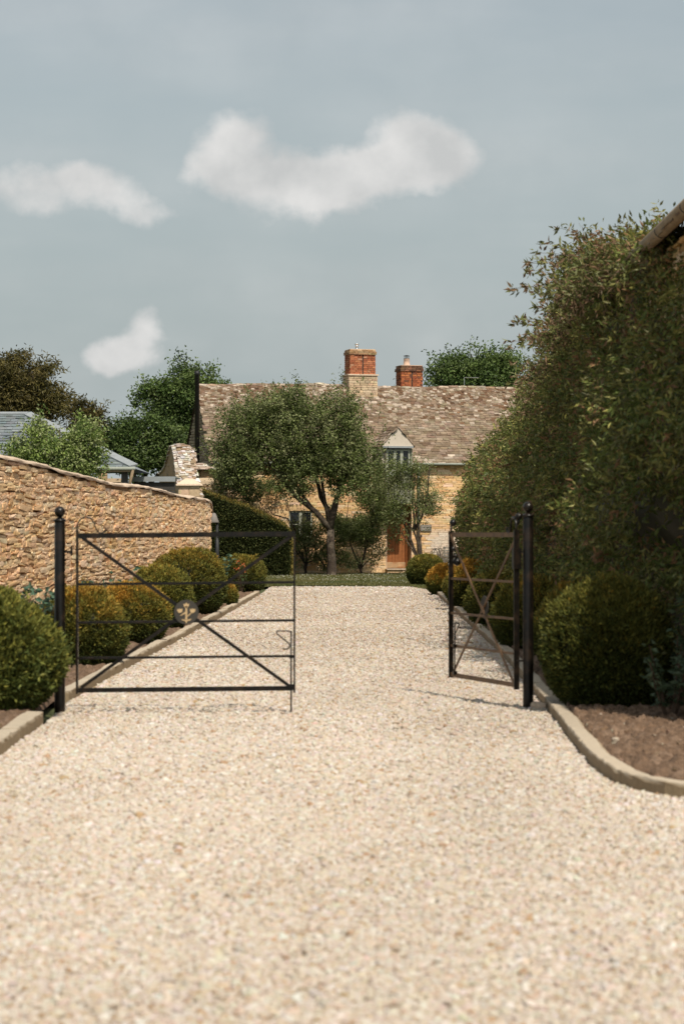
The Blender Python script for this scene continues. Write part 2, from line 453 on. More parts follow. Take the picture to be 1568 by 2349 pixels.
def soil(name, x0f, x1f, y0, y1, dx=.035, dy=.06, z=.055):
    ny = int((y1-y0)/dy)+1; nx = 60
    Y = np.linspace(y0, y1, ny)[:, None]*np.ones((1, nx)); t = np.linspace(0, 1, nx)[None, :]
    a = x0f(Y[:, :1]); b = x1f(Y[:, :1]); X = a+(b-a)*t
    p = np.stack([X, Y, 0*X], -1)
    Z = z+.035*(vnoise(p*3, 1)-.4)+.045*(vnoise(p*9, 2)-.5)+.09*np.maximum(vnoise(p*17, 3)-.45, -.1)+.05*(vnoise(p*38, 4)-.5)
    Z[:, 0] = .02; Z[:, -1] = .02
    V = np.stack([X, Y, Z], -1).reshape(-1, 3)
    i = np.arange(ny-1)[:, None]*nx+np.arange(nx-1)[None]; F = np.stack([i, i+1, i+nx+1, i+nx], -1).reshape(-1, 4)
    o = mesh_obj(name, V, F, M['soil'], smooth=True); tag(o, kind='structure'); return o
rk = np.array(RK); rs = rk[rk[:, 1] > 15.2]
fr = lambda y: np.interp(y, rs[:, 1], rs[:, 0])+.12
soil('soil_bed', fr, lambda y: 3.1+0*y, 15.38, 30, dy=.035)
soil('soil_bed', fr, lambda y: 3.0+.0113*y, 30, 72, dy=.2)
lk = np.array(LK0+LK1)
fl = lambda y: np.interp(y, lk[:, 1], lk[:, 0])-.12
soil('soil_bed', lambda y: -4.6+.0113*y, fl, 14, 30, dy=.04)
soil('soil_bed', lambda y: np.minimum(-6.95+.052*y, -3.6), fl, 30, 67.8, dy=.2)

def clods(label, xr, yr, n):
    p = np.c_[rng.uniform(0, 1, n), rng.uniform(*yr, n)]; a, b = xr; x = a(p[:, 1])+(b(p[:, 1])-a(p[:, 1]))*p[:, 0]
    s_ = rng.lognormal(math.log(.022), .4, n); C = np.c_[x, p[:, 1], .062+.02*rng.uniform(0, 1, n)]
    V, F, CC = blocks(C, unit(np.c_[rng.normal(size=(n, 2)), np.zeros(n)]), (0, 1, 0), (0, 0, 1), np.c_[s_*1.2, s_, s_*.8], .75, .14, pal(n, [(.17,.11,.07), (.22,.15,.10), (.42,.35,.27)], [5, 4, 1]))
    tag(mesh_obj('soil_clods', V, F, M['rubble'], None, CC), label, 'soil', kind='stuff')
clods('small clods and pale stones lying on the bare soil of the right bed', (fr, lambda y: 3.1+0*y), (15.5, 22.5), 900)
clods('small clods and pale stones lying on the bare soil of the left bed', (lambda y: -3.6+0*y, fl), (15, 27), 500)
# loose gravel stones: real pebbles on the drive
def gravel():
    pts = []
    for (y0, y1, dens) in ((7.6, 11, 4000), (11, 15, 3000), (15, 20, 2000), (20, 27, 1200), (27, 35, 600), (35, 46, 280), (46, 60, 130), (60, 76, 70)):
        hw = lambda y: .135*y
        n = int(dens*(y1-y0)*2*hw((y0+y1)/2)); y = rng.uniform(y0, y1, n); x = rng.uniform(-1, 1, n)*hw(y1)
        pts.append(np.stack([x, y], 1))
    p = np.concatenate(pts)
    lx = np.interp(p[:, 1], lk[:, 1], lk[:, 0]); rx = np.interp(p[:, 1], rs[:, 1], rs[:, 0])
    rx = np.where(p[:, 1] < 15.15, 9, rx)
    p = p[(p[:, 0] > lx+.01) & (p[:, 0] < rx-.01)]; n = len(p)
    dens_n = vnoise(np.c_[p*1.3, np.zeros(n)], 9)
    s = rng.lognormal(math.log(.0096), .30, n)*(1+.015*(p[:, 1]-8)); s = np.clip(s, .006, .03)
    sc = np.stack([s*rng.uniform(.9, 1.5, n), s*rng.uniform(.8, 1.1, n), s*rng.uniform(.45, .8, n)], 1)
    rot = np.stack([rng.normal(0, .35, n), rng.normal(0, .35, n), rng.uniform(0, 6.28, n)], 1)
    z = sc[:, 2]*.35+.004*vnoise(np.c_[p*2, np.zeros(n)], 5)
    V = np.c_[p, z]
    col = pal(n, [(.495,.425,.35), (.53,.473,.41), (.46,.365,.275), (.58,.537,.485), (.37,.25,.15), (.42,.37,.32), (.50,.415,.33)], [5, 4, 2.4, 1.6, .7, .3, 4], .05)
    tr = (vnoise(np.c_[p[:, 0]*1.1, p[:, 1]*.28, np.zeros(n)], 15)-.5)[:, None]; col = col*(1+.16*tr*np.array([1, 1.05, 1.15]))
    me = D.meshes.new('gravel'); me.vertices.add(n); me.vertices.foreach_set('co', V.astype(np.float32).ravel())
    a = me.attributes.new('rot', 'FLOAT_VECTOR', 'POINT'); a.data.foreach_set('vector', rot.astype(np.float32).ravel())
    a = me.attributes.new('scl', 'FLOAT_VECTOR', 'POINT'); a.data.foreach_set('vector', sc.astype(np.float32).ravel())
    a = me.attributes.new('col', 'FLOAT_COLOR', 'POINT'); a.data.foreach_set('color', np.c_[np.clip(col, 0, .95), np.ones(n)].astype(np.float32).ravel())
    o = D.objects.new('gravel', me); COL.objects.link(o)
    tag(o, 'loose pale cream and honey pebbles covering the drive', 'gravel', kind='stuff')
    ng = D.node_groups.new('scatter_pebbles', 'GeometryNodeTree')
    ng.interface.new_socket('Geometry', in_out='INPUT', socket_type='NodeSocketGeometry')
    ng.interface.new_socket('Geometry', in_out='OUTPUT', socket_type='NodeSocketGeometry')
    N, L = ng.nodes, ng.links
    gi = N.new('NodeGroupInput'); go = N.new('NodeGroupOutput'); ico = N.new('GeometryNodeMeshIcoSphere')
    ico.inputs['Radius'].default_value = 1.0; ico.inputs['Subdivisions'].default_value = 2
    sm = N.new('GeometryNodeSetMaterial'); sm.inputs['Material'].default_value = M['gravel']
    sp = N.new('GeometryNodeSetPosition'); nz = N.new('ShaderNodeTexNoise'); nz.inputs['Scale'].default_value = 1.1
    vm = N.new('ShaderNodeVectorMath'); vm.operation = 'MULTIPLY_ADD'; vm.inputs[1].default_value = (1.1, 1.1, 1.1); vm.inputs[2].default_value = (-.55, -.55, -.55)
    L.new(nz.outputs['Color'], vm.inputs[0]); L.new(ico.outputs['Mesh'], sp.inputs['Geometry']); L.new(vm.outputs[0], sp.inputs['Offset'])
    L.new(sp.outputs[0], sm.inputs['Geometry'])
    ip = N.new('GeometryNodeInstanceOnPoints')
    def nat(nm):
        q = N.new('GeometryNodeInputNamedAttribute'); q.data_type = 'FLOAT_VECTOR'; q.inputs['Name'].default_value = nm; return q.outputs['Attribute']
    L.new(gi.outputs[0], ip.inputs['Points']); L.new(sm.outputs[0], ip.inputs['Instance'])
    e2r = N.new('FunctionNodeEulerToRotation'); L.new(nat('rot'), e2r.inputs[0]); L.new(e2r.outputs[0], ip.inputs['Rotation'])
    L.new(nat('scl'), ip.inputs['Scale']); L.new(ip.outputs[0], go.inputs[0])
    md = o.modifiers.new('scatter', 'NODES'); md.node_group = ng
gravel()

# ------------------------------------------------------------------ gate posts
def post(x, y, h, label):
    r = empty('gate_post', (x, y, 0)); tag(r, label, 'gate post', 'gate posts')
    MB().lathe([(.046, -.2), (.046, .1), (.045, h-.135), (.044, h-.13)], n=20).build('shaft', M['black'], r, True)
    MB().lathe([(.046, h-.132), (.053, h-.128), (.053, h-.112), (.044, h-.106), (.022, h-.098), (.018, h-.088)], n=20).build('collar', M['black'], r, True)
    MB().ball((0, 0, h-.045), .047, 20).build('ball_finial', M['black'], r, True)
    for z in (.42, 1.37):
        mb = MB(); s = 1 if x < 0 else -1
        mb.box(min(0, s*.10), max(0, s*.10), -.012, .012, z-.008, z+.008); mb.tube([(s*.10, 0, z-.03), (s*.10, 0, z+.04)], .009, 8)
        mb.build('hinge_pin', M['black'], r)
    return r
post(-2.385, 22.6, 1.755, 'black round iron gate post with ball top beside the leftmost yew dome')
post(1.615, 23.2, 1.80, 'black round iron gate post with ball top at the right kerb')
mb = MB()
Tt, Ff = RB[.45]
for i in range(7):
    c = np.array([1.66+rng.uniform(-.02, .12), 23.15+rng.uniform(-.1, .1), .03]); s = rng.uniform(.04, .09, 3)*np.array([1, 1, .8])
    mb.add(Tt*s*(1+rng.normal(0, .12, (26, 3)))+c, Ff)
tag(mb.build('footing_stone', M['coping']), 'crumbled grey mortar lump at the foot of the right gate post', 'stone')

def gate(name, label, a, b, finial):
    a = np.array(a); b = np.array(b); L = float(np.linalg.norm(b-a)); rz = math.atan2(b[1]-a[1], b[0]-a[0])
    g = empty(name, (a[0], a[1], 0), rz); tag(g, label, 'gate', 'leaves of the iron driveway gate')
    sg = .018 if finial is False else 0.0
    zz = lambda x, z: z+sg*(x/L-.5)
    def rail(nm, z, w, dp):
        MB().bar((.008, 0, zz(0, z)), (L-.008, 0, zz(L, z)), w, dp).build(nm, M['sunlit_brown' if finial else 'black'], g)
    rail('top_rail', 1.515, .042, .014)
    for z in (1.105, .782, .480): rail('rail', z, .021, .014)
    rail('bottom_rail', .208, .040, .014)
    MB().box(-.010, .008, -.024, .024, .17, 1.56).build('hinge_stile', M['black'], g)
    mb = MB().box(L-.008, L+.008, -.022, .022, .18, 1.545)
    mb.build('latch_stile', M['black'], g)
    MB().bar((.03, -.012, 1.50), (L-.02, -.012, .22), .028, .008).build('brace', M['sunlit_brown' if finial else 'black'], g)
    MB().bar((.03, .012, .22), (L-.02, .012, 1.51), .028, .008).build('brace', M['sunlit_brown' if finial else 'black'], g)
    cx = L*.503; cz = .862; n = 32
    mb = MB(); pr = [(cx+.104*math.cos(2*math.pi*i/n), cz+.104*math.sin(2*math.pi*i/n)) for i in range(n)]
    mb.prism(pr, -.024, -.018); pl = mb.build('emblem_disc', M['emblem'], g)
    tag(pl, 'round dark plate with a pale three-headed plant device')
    e = MB(); y0, y1 = -.028, -.0245
    def q(pts): e.prism([(cx+u, cz+v) for u, v in pts], y0, y1)
    q([(-.008, -.062), (.008, -.062), (.007, .052), (-.007, .052)])
    q([(0, .082), (-.010, .066), (-.024, .070), (-.020, .050), (-.008, .036), (.008, .036), (.020, .050), (.026, .070), (.010, .066)][::-1])
    for s in (-1, 1):
        pts = [(s*.054-.022, .028), (s*.054-.008, .022), (s*.054+.002, .032), (s*.054+.010, .022), (s*.054+.024, .030), (s*.054+.020, .004), (s*.054+.006, -.006), (s*.054-.010, -.006), (s*.054-.022, .006)]
        q(pts[::-1])
        p2 = [(s*.006, -.010), (s*.048, -.034), (s*.052, -.030), (s*.010, .002)] if s < 0 else [(.006, -.036), (.012, -.040), (.046, -.010), (.040, -.004)]
        e.add([(cx+u, y0+(k//4)*(y1-y0), cz+v) for k, (u, v) in enumerate(p2+p2)], [(0,1,2,3), (7,6,5,4), (0,4,5,1), (1,5,6,2), (2,6,7,3), (3,7,4,0)])
    q([(-.044, -.060), (-.030, -.072), (-.010, -.076), (0, -.098), (.010, -.076), (.030, -.072), (.046, -.058), (0, -.066)])
    e.build('emblem_motif', M['brass'], pl)
    # swan-neck arch over the hinge end
    pts = []
    for i in range(13):
        t = math.pi*(1-i/12); pts.append((.075+.075*math.cos(t)*1.0, 0, 1.58+.085*math.sin(t)))
    pts = [(0.0, 0, 1.50)]+pts+[(.175, 0, 1.54), (.20, 0, 1.528), (.235, 0, 1.545), (.245, 0, 1.565), (.232, 0, 1.575)]
    MB().tube(pts, .006 if finial is False else .011, 8).build('arch_scroll', M['black'], g, True)
    if finial:
        mb = MB(); mb.tube([(L, 0, 1.54), (L, 0, 1.60)], .010, 10); mb.ball((L, -.02, 1.625), .034, 14); mb.build('ball_finial', M['black'], g, True)
        mb = MB(); mb.tube([(L, 0, 1.27), (L, -.05, 1.27)], .010, 8); mb.ball((L, -.06, 1.26), .038, 14); mb.ball((L, -.045, 1.315), .022, 12)
        mb.build('latch_knob', M['black'], g, True)
        mb = MB(); mb.tube([(.02, -.02, 1.60), (.02, -.03, 1.66)], .012, 8); mb.ball((.02, -.03, 1.675), .032, 12); mb.build('ball_finial', M['black'], g, True)
        zb = .21; xb = L-.17
        MB().tube([(L, -.02, 1.40), (L, -.02, 1.36)], .024, 10).build('latch_box', M['black'], g, True)
        MB().box(-.03, .02, -.035, .035, 1.22, 1.40).build('hinge_cup', M['black'], g)
    else:
        zb = -.05; xb = L-.028
    rod = MB().tube([(xb, .02, zb), (xb, .02, .70)], .0075, 8).build('drop_bolt', M['black'], g, True)
    h = [(xb, .02, .66), (xb, .02, .685), (xb-.012, .02, .70), (xb-.105, .02, .700), (xb-.125, .02, .692), (xb-.122, .02, .678), (xb-.02, .02, .595), (xb-.012, .02, .575), (xb-.020, .02, .555), (xb-.045, .02, .545), (xb-.070, .02, .550)]
    MB().tube(h, .0058, 8).build('bolt_handle', M['black'], rod, True)
    for z in (.484, .235):
        MB().box(xb-.016, xb+.03, -.0, .034, z-.014, z+.014).build('bolt_keeper', M['black'], rod)
    return g
gate('driveway_gate', 'black iron gate leaf seen face on across the left half of the drive', (-2.237, 22.6), (-.402, 22.6), False)
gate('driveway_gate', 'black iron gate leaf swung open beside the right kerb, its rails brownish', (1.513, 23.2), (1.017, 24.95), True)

# ------------------------------------------------------------------ topiary
def topiary(x, y, r, h, label, n=5000, gold=.35, L=.05, green=1.0, grp='clipped yew domes along the drive', seed=0, rx=None, group=True):
    root = empty('yew_dome', (x, y, .03)); tag(root, label, 'topiary', grp)
    rx = rx or r
    def surf(d, k=1.0):
        zc = h*.40
        up = d[..., 2] > 0
        rad = np.where(up, 1.0, .96)
        lump = 1+.20*(vnoise(d*1.7+seed, seed)-.5)+.10*(vnoise(d*5+seed*3, seed+5)-.5)+.05*(vnoise(d*11+seed*3, seed+6)-.5)
        z = zc+np.where(up, d[..., 2]*(h-zc), d[..., 2]*(zc+.02)*1.0)
        bulge = np.sqrt(np.clip(1-np.abs(d[..., 2])**2.3, 0, 1))/np.maximum(np.sqrt(np.clip(1-d[..., 2]**2, 1e-4, 1)), 1e-3)
        px = d[..., 0]*rx*bulge*rad*lump*k; py = d[..., 1]*r*bulge*rad*lump*k
        return np.stack([px, py, np.maximum(z*(.3+.7*k)*lump**.5, .0)], -1)
    # core
    nu, nv = 28, 16
    th = np.linspace(0, 2*np.pi, nu, endpoint=False)[None]; ph = np.linspace(-np.pi/2, np.pi/2, nv)[:, None]
    d = np.stack([np.cos(ph)*np.cos(th), np.cos(ph)*np.sin(th), np.sin(ph)*np.ones_like(th)], -1)
    V = surf(d, .90).reshape(-1, 3)
    F = np.array([(i*nu+j, i*nu+(j+1) % nu, (i+1)*nu+(j+1) % nu, (i+1)*nu+j) for i in range(nv-1) for j in range(nu)])
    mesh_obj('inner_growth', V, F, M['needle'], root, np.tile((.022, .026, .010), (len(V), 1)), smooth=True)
    d = rdir(n*2); d = d[(d[:, 2] > -.85) & (d[:, 1] < .55)][:n]; d = d[(vnoise(d*9+seed, seed+8) > .22)]; n_ = len(d)
    kk = rng.uniform(.90, 1.03, n_); st_ = rng.uniform(0, 1, n_) < .012; kk[st_] += rng.uniform(.03, .10, st_.sum())
    P0 = np.stack([surf(d[i:i+1], kk[i])[0] for i in range(0)]) if False else surf(d, 1.0)*kk[:, None]
    nz = vnoise(P0*9/r*.5+seed*7, seed+2); nz2 = vnoise(P0*26+seed, seed+3)
    m_ = 4
    pi = np.repeat(P0, m_, 0); di = np.repeat(d, m_, 0); N2 = len(pi)
    sz = np.repeat(rng.uniform(.7, 1.3, n_), m_)
    dirs = unit(di*.8+np.array([0, 0, .45])+rng.normal(0, .55, (N2, 3)))
    pi = pi+rng.normal(0, .012, (N2, 3))
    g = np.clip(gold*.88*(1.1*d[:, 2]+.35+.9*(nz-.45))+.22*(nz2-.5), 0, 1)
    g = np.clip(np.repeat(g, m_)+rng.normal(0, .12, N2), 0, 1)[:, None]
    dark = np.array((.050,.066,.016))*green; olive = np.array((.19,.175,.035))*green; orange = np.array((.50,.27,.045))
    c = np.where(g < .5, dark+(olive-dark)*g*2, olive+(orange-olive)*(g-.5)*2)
    deep = np.repeat(np.clip((kk-.90)/.10, .25, 1), m_)[:, None]
    c = c*(1+rng.normal(0, .25, (N2, 1)))
    pz = pi[:, 2] > .01
    leafmesh('foliage', pi[pz], dirs[pz], (sz*L)[pz], (L*.38*sz)[pz], c[pz], root, m='needle')
    return root
TL = 'clipped yew domes along the drive'
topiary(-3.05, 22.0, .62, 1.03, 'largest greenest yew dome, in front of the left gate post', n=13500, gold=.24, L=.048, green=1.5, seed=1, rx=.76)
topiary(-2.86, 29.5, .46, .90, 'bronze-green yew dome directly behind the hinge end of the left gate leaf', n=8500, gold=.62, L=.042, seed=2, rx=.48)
topiary(-2.86, 35.8, .50, .81, 'orange-tinted yew dome, third along the left bed, its right flank russet', n=7500, gold=.75, L=.045, seed=3, rx=.54)
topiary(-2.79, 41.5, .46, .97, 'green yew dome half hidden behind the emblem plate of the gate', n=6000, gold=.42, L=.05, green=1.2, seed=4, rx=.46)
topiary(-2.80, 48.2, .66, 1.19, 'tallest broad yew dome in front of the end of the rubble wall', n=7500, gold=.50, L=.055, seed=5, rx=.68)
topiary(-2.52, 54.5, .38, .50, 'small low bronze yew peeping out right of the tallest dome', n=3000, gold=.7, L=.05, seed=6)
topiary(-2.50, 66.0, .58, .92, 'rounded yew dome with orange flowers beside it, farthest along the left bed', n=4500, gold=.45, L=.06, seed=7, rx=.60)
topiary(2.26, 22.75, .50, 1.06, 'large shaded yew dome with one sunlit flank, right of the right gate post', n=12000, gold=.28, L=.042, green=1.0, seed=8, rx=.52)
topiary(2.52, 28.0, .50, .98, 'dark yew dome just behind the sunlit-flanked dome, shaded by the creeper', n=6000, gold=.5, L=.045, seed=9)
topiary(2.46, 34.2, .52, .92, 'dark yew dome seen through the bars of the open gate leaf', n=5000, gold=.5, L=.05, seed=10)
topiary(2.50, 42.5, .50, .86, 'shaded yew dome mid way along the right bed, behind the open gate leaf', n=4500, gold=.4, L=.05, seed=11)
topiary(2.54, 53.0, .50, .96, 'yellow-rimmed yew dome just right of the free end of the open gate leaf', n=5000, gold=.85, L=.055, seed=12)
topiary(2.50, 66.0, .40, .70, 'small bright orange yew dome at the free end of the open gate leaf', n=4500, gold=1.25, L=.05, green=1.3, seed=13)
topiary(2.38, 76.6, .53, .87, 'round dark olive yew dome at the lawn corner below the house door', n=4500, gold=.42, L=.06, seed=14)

# ------------------------------------------------------------------ small plants
def plant(name, label, cat, x, y, h, w, nstem, nleaf, L, W, cols, group=None, stemr=.004, petals=None, z0=.04):
    r = empty(name, (x, y, z0)); tag(r, label, cat, group)
    mb = MB(); LP = []; LD = []; tips = []
    for i in range(nstem):
        a = rng.uniform(0, 6.28); rr = w*rng.uniform(.2, 1); tip = np.array([math.cos(a)*rr, math.sin(a)*rr, h*rng.uniform(.65, 1)])
        b = np.array([math.cos(a)*rr*.15, math.sin(a)*rr*.15, 0]); mid = (b+tip)/2+rng.normal(0, .02, 3)+np.array([0, 0, h*.08])
        mb.tube([b, mid, tip], [stemr*1.3, stemr, stemr*.6], 5); tips.append(tip)
        t = rng.uniform(.25, 1.05, nleaf)[:, None]
        p = np.where(t < .5, b+(mid-b)*t*2, mid+(tip-mid)*(t-.5)*2)+rng.normal(0, .02, (nleaf, 3))
        LP.append(p); LD.append(unit(rdir(nleaf)*np.array([1, 1, .5])+np.array([math.cos(a)*.3, math.sin(a)*.3, .1])))
    mb.build('stem', M['twig'], r)
    LP = np.concatenate(LP); LD = np.concatenate(LD)
    c = np.array(cols)[rng.integers(0, len(cols), len(LP))]*(1+rng.normal(0, .2, (len(LP), 1)))
    leafmesh('leaves', LP, LD, rng.uniform(.7, 1.2, len(LP))*L, W, c, r)
    if petals is not None:
      for tp_ in tips:
        tp = np.tile(tp_+np.array([0, 0, .02]), (7, 1)); m_ = len(tp)
        leafmesh('bloom', tp+rng.normal(0, .012, (m_, 3)), rdir(m_)+np.array([0, 0, .5]), .045, .035, np.tile(petals, (m_, 1))*(1+rng.normal(0, .15, (m_, 1))), r, m='petal')
    return r
BL = [(.10,.17,.11), (.14,.22,.15), (.07,.13,.08)]
plant('leafy_perennial', 'blue-green leafy perennial between the second and third yew domes on the left', 'plant', -3.15, 33.0, 1.0, .25, 9, 16, .11, .06, BL, 'leafy perennials in the beds')
plant('leafy_perennial', 'blue-green leafy perennial behind the bronze-green dome, left of the left gate post', 'plant', -3.35, 29.0, .95, .3, 9, 16, .11, .06, BL, 'leafy perennials in the beds')
plant('leafy_perennial', 'blue-green leafy perennial growing at the left side of the farthest left dome', 'plant', -3.0, 63.5, 1.0, .35, 10, 22, .16, .10, BL, 'leafy perennials in the beds')
plant('leafy_perennial', 'pale green leafy perennial at the wall foot behind the third and fourth domes', 'plant', -3.3, 40.0, .95, .3, 9, 16, .11, .06, BL, 'leafy perennials in the beds')
plant('flowering_plant', 'clump of orange-red flowers in front of the farthest left yew dome', 'flowers', -2.44, 65.0, .80, .20, 10, 8, .08, .04, [(.06,.09,.03)], petals=(.62,.19,.07))
plant('rose_bush', 'shaded leafy rose with bare pale stems at the right edge above the soil', 'plant', 2.60, 21.2, .62, .30, 12, 20, .075, .045, [(.055,.085,.045), (.07,.10,.05)], 'roses at the right edge', stemr=.006)
plant('rose_bush', 'taller shaded rose with leafy tops just behind the bare-stemmed rose at the right edge', 'plant', 2.86, 22.0, 1.0, .30, 12, 22, .08, .045, [(.055,.085,.045), (.07,.10,.05)], 'roses at the right edge', stemr=.006)

# ------------------------------------------------------------------ left rubble wall
def WX(y): return -6.836+.052*y
wpx = np.array([0, 45, 112, 147, 179, 268, 330, 388, 446, 500, 562, 616, 634]); wpy = 1000+np.array([364, 370, 388, 397, 411, 431, 446, 453, 460, 473, 487, 493, 504])
wY = 6.836/((1024-wpx)/8000+.052); wZ = EYE+(1597-wpy)/8000*wY
wtop = lambda y: np.interp(y, wY, wZ)-.01*0
root = empty('rubble_wall', (WX(50), 50, 0)); tag(root, 'long honey-coloured dry rubble wall with smooth mortar coping along the left bed', 'wall')
off = np.array([WX(50), 50., 0.])
U = unit(np.array([.052, 1, 0.])); Nn = np.array([U[1], -U[0], 0.])
rect = courses(-14, 17.85, 0, 2.72, (.04, .085), (.25, .75), top=lambda u: float(wtop(50+u))-.05)
rect[:, 0] += rng.normal(0, .03, len(rect)); rect[:, 1] += rng.normal(0, .010, len(rect)); rect[:, 3] *= rng.uniform(.9, 1.3, len(rect)); rect[:, 2] *= rng.uniform(.9, 1.06, len(rect))
def wpatch(u, z, c):
    n1 = vnoise(np.stack([u*.5, z*.9, 0*u], 1), 3); n2 = vnoise(np.stack([u*2, z*3, 0*u], 1), 4)
    f = np.clip((n1-.5)*2.2, 0, 1)[:, None]*.4; g = np.clip((n2-.62)*3, 0, 1)[:, None]*.3
    c = c*(1-f)+np.array((.66,.52,.38))*f
    c = c*(1-g)+np.array((.74,.64,.54))*g
    lowf = np.clip((.75-z)/.6, 0, 1)[:, None]*.45
    return c*(1-lowf)+np.array((.72,.60,.48))*lowf
RUB = ([(.76,.51,.285), (.79,.56,.34), (.72,.46,.235), (.80,.62,.42), (.62,.38,.195)], [5, 4, 3, 1.6, .9])
sf = stone_face('stone_face', rect, root, (0, 0, 0), U, Nn, depth=.18, proud=.007, gap=.003, k=.15, jit=.065, jy=.45, palette=RUB, cj=.07, m='rubble', patch=wpatch)
co_ = np.empty(len(sf.data.vertices)*3, np.float32); sf.data.vertices.foreach_get('co', co_); co_ = co_.reshape(-1, 3)
q_ = co_*np.array([0, 1.1, 2.4]); co_[:, 2] += (.08*(vnoise(q_*.8, 71)-.5)+.03*(vnoise(q_*2.7, 72)-.5))*np.clip((2.35-co_[:, 2])/.3, .15, 1)
sf.data.vertices.foreach_set('co', co_.ravel()); sf.data.update()
# core, end and coping
ys = np.linspace(36, 67.8, 120); V = []; F = []
for y in ys:
    p = np.array([WX(y), y, 0])-off; z = float(wtop(y))-.04
    for o, zz_ in ((-.06, 0), (-.06, z), (-.50, z), (-.50, 0)): V.append((p[0]+o, p[1], zz_))
for i in range(len(ys)-1):
    for k in range(4): F.append((i*4+k, i*4+(k+1) % 4, (i+1)*4+(k+1) % 4, (i+1)*4+k))
F += [(3, 2, 1, 0), tuple(4*(len(ys)-1)+k for k in range(4))]
mesh_obj('wall_core', V, F, M['dark_joint'], root)
V = []; F = []; prof = [(-.56, -.07), (-.57, -.02), (-.50, .02), (-.30, .045), (-.10, .035), (0.0, .012), (.03, -.025), (.02, -.065)]
ys = np.linspace(36, 67.95, 240)
for i, y in enumerate(ys):
    p = np.array([WX(y), y, 0])-off; e = min(1, (67.95-y)/.5); dz = -.22*(1-e)**2
    for j, (o, z) in enumerate(prof):
        nz = (vnoise(np.array([y*2.5, j*1.7, 0.]), 6)-.5)*.03
        V.append((p[0]+o+nz, p[1], float(wtop(y))+z*.7+dz+nz*.8+(vnoise(np.array([y*.9, 0., 3.]), 8)-.5)*.03))
m_ = len(prof)
for i in range(len(ys)-1):
    for k in range(m_-1): F.append((i*m_+k, i*m_+k+1, (i+1)*m_+k+1, (i+1)*m_+k))
F += [tuple(range(m_))[::-1], tuple(range((len(ys)-1)*m_, len(ys)*m_))]
mesh_obj('coping', V, F, M['coping'], root, smooth=True)

# lamp-like post behind the wall end
r = empty('lamp_post', (P(498, 0, 70)[0], 70, 0)); tag(r, 'dark slim post with pale sloping metal cap behind the end of the rubble wall', 'lamp post')
MB().lathe([(.05, 0), (.05, 1.35), (.035, 1.36), (.035, 1.80)], n=14).build('post', M['pipe'], r, True)
MB().lathe([(.13, 1.80), (.135, 1.82), (.09, 1.94), (.05, 2.04), (.01, 2.06)], c=(-.085, 0), n=14).build('cap', M['sign'], r, True)
MB().tube([(.02, -.05, 1.46), (.1, -.06, 1.46)], .02, 8).build('bracket', M['steel'], r)

# ------------------------------------------------------------------ the cottage
TH = R(15); C0 = np.array([-4.62, 96.9]); CU = np.array([math.cos(TH), math.sin(TH)]); CV = np.array([-math.sin(TH), math.cos(TH)])
house = empty('stone_cottage', (C0[0], C0[1], 0), TH)
tag(house, 'long golden stone cottage with mossy stone-slate roof, brick chimneys and an oak door', 'house')
def Hf(xd, yd, v=0.0):
    "photo pixel -> (u, z) on the cottage plane v = const"
    k = (xd-784)/KD; B = C0+CV*v
    u = (k*B[1]-B[0])/(CU[0]-k*CU[1]); Y = B[1]+u*CU[1]
    return u, EYE+(1223-yd)/KD*Y
HL, HD, EZ, RZ = 17.0, 2.70, 4.18, 7.05
def rect_px(x0, y0, x1, y1, v=0.0):
    a = Hf(x0, y1, v); b = Hf(x1, y0, v); return a[0], b[0], a[1], b[1]
BV = -.80
bu0, bu1, bz0, bz1 = rect_px(883, 1030, 947, 1155, BV)      # projecting bay over the door
wu0, wu1, wz0, wz1 = rect_px(663, 1173, 717, 1236)
du0, du1, dz0, dz1 = rect_px(885, 1160, 943, 1305)
du0 += .02
holes = [(wu0, wu1, wz0, wz1), (du0, du1, -.1, dz1), (wu0-.12, wu1+.12, wz1, wz1+.24), (bu0+.02, bu1-.05, bz0-.02, EZ+.2)]
rect = courses(-.02, HL, 0, EZ-.03, (.05, .095), (.16, .50), holes)
def hpatch(u, z, c):
    n1 = vnoise(np.stack([u*.7, z*1.1, 0*u], 1), 13); f = np.clip((n1-.5)*2, 0, 1)[:, None]*.45
    c = c*(1-f)+np.array((.72,.54,.36))*f
    # pale lime-washed area low down by the right end
    a = np.clip(1-((u-8.75)/.75)**2, 0, 1)*np.clip((1.75-z)/.5, 0, 1); a = np.clip(a*2, 0, 1)[:, None]*.75
    return c*(1-a)+np.array((.68,.60,.52))*a
stone_face('front_wall', rect, house, (0, 0, 0), (1, 0, 0), (0, -1, 0), depth=.12, proud=.0035, gap=.001, k=.15, jit=.055, jy=.35, patch=hpatch, cj=.07)
# wall carcass behind the face stones, with openings
mb = MB()
def carc(u0, u1, z0, z1): mb.box(u0, u1, .05, .45, z0, z1)
us = sorted([0, wu0, wu1, du0, du1, HL])
carc(0, wu0, 0, EZ); carc(wu0, wu1, 0, wz0); carc(wu0, wu1, wz1, EZ); carc(wu1, du0, 0, EZ); carc(du0, du1, dz1, EZ); carc(du1, HL, 0, EZ)
mb.prism([(0, 0), (0, 0), (0, 0)], 0, 0) if False else None
mb.build('wall_carcass', M['joint'], house)
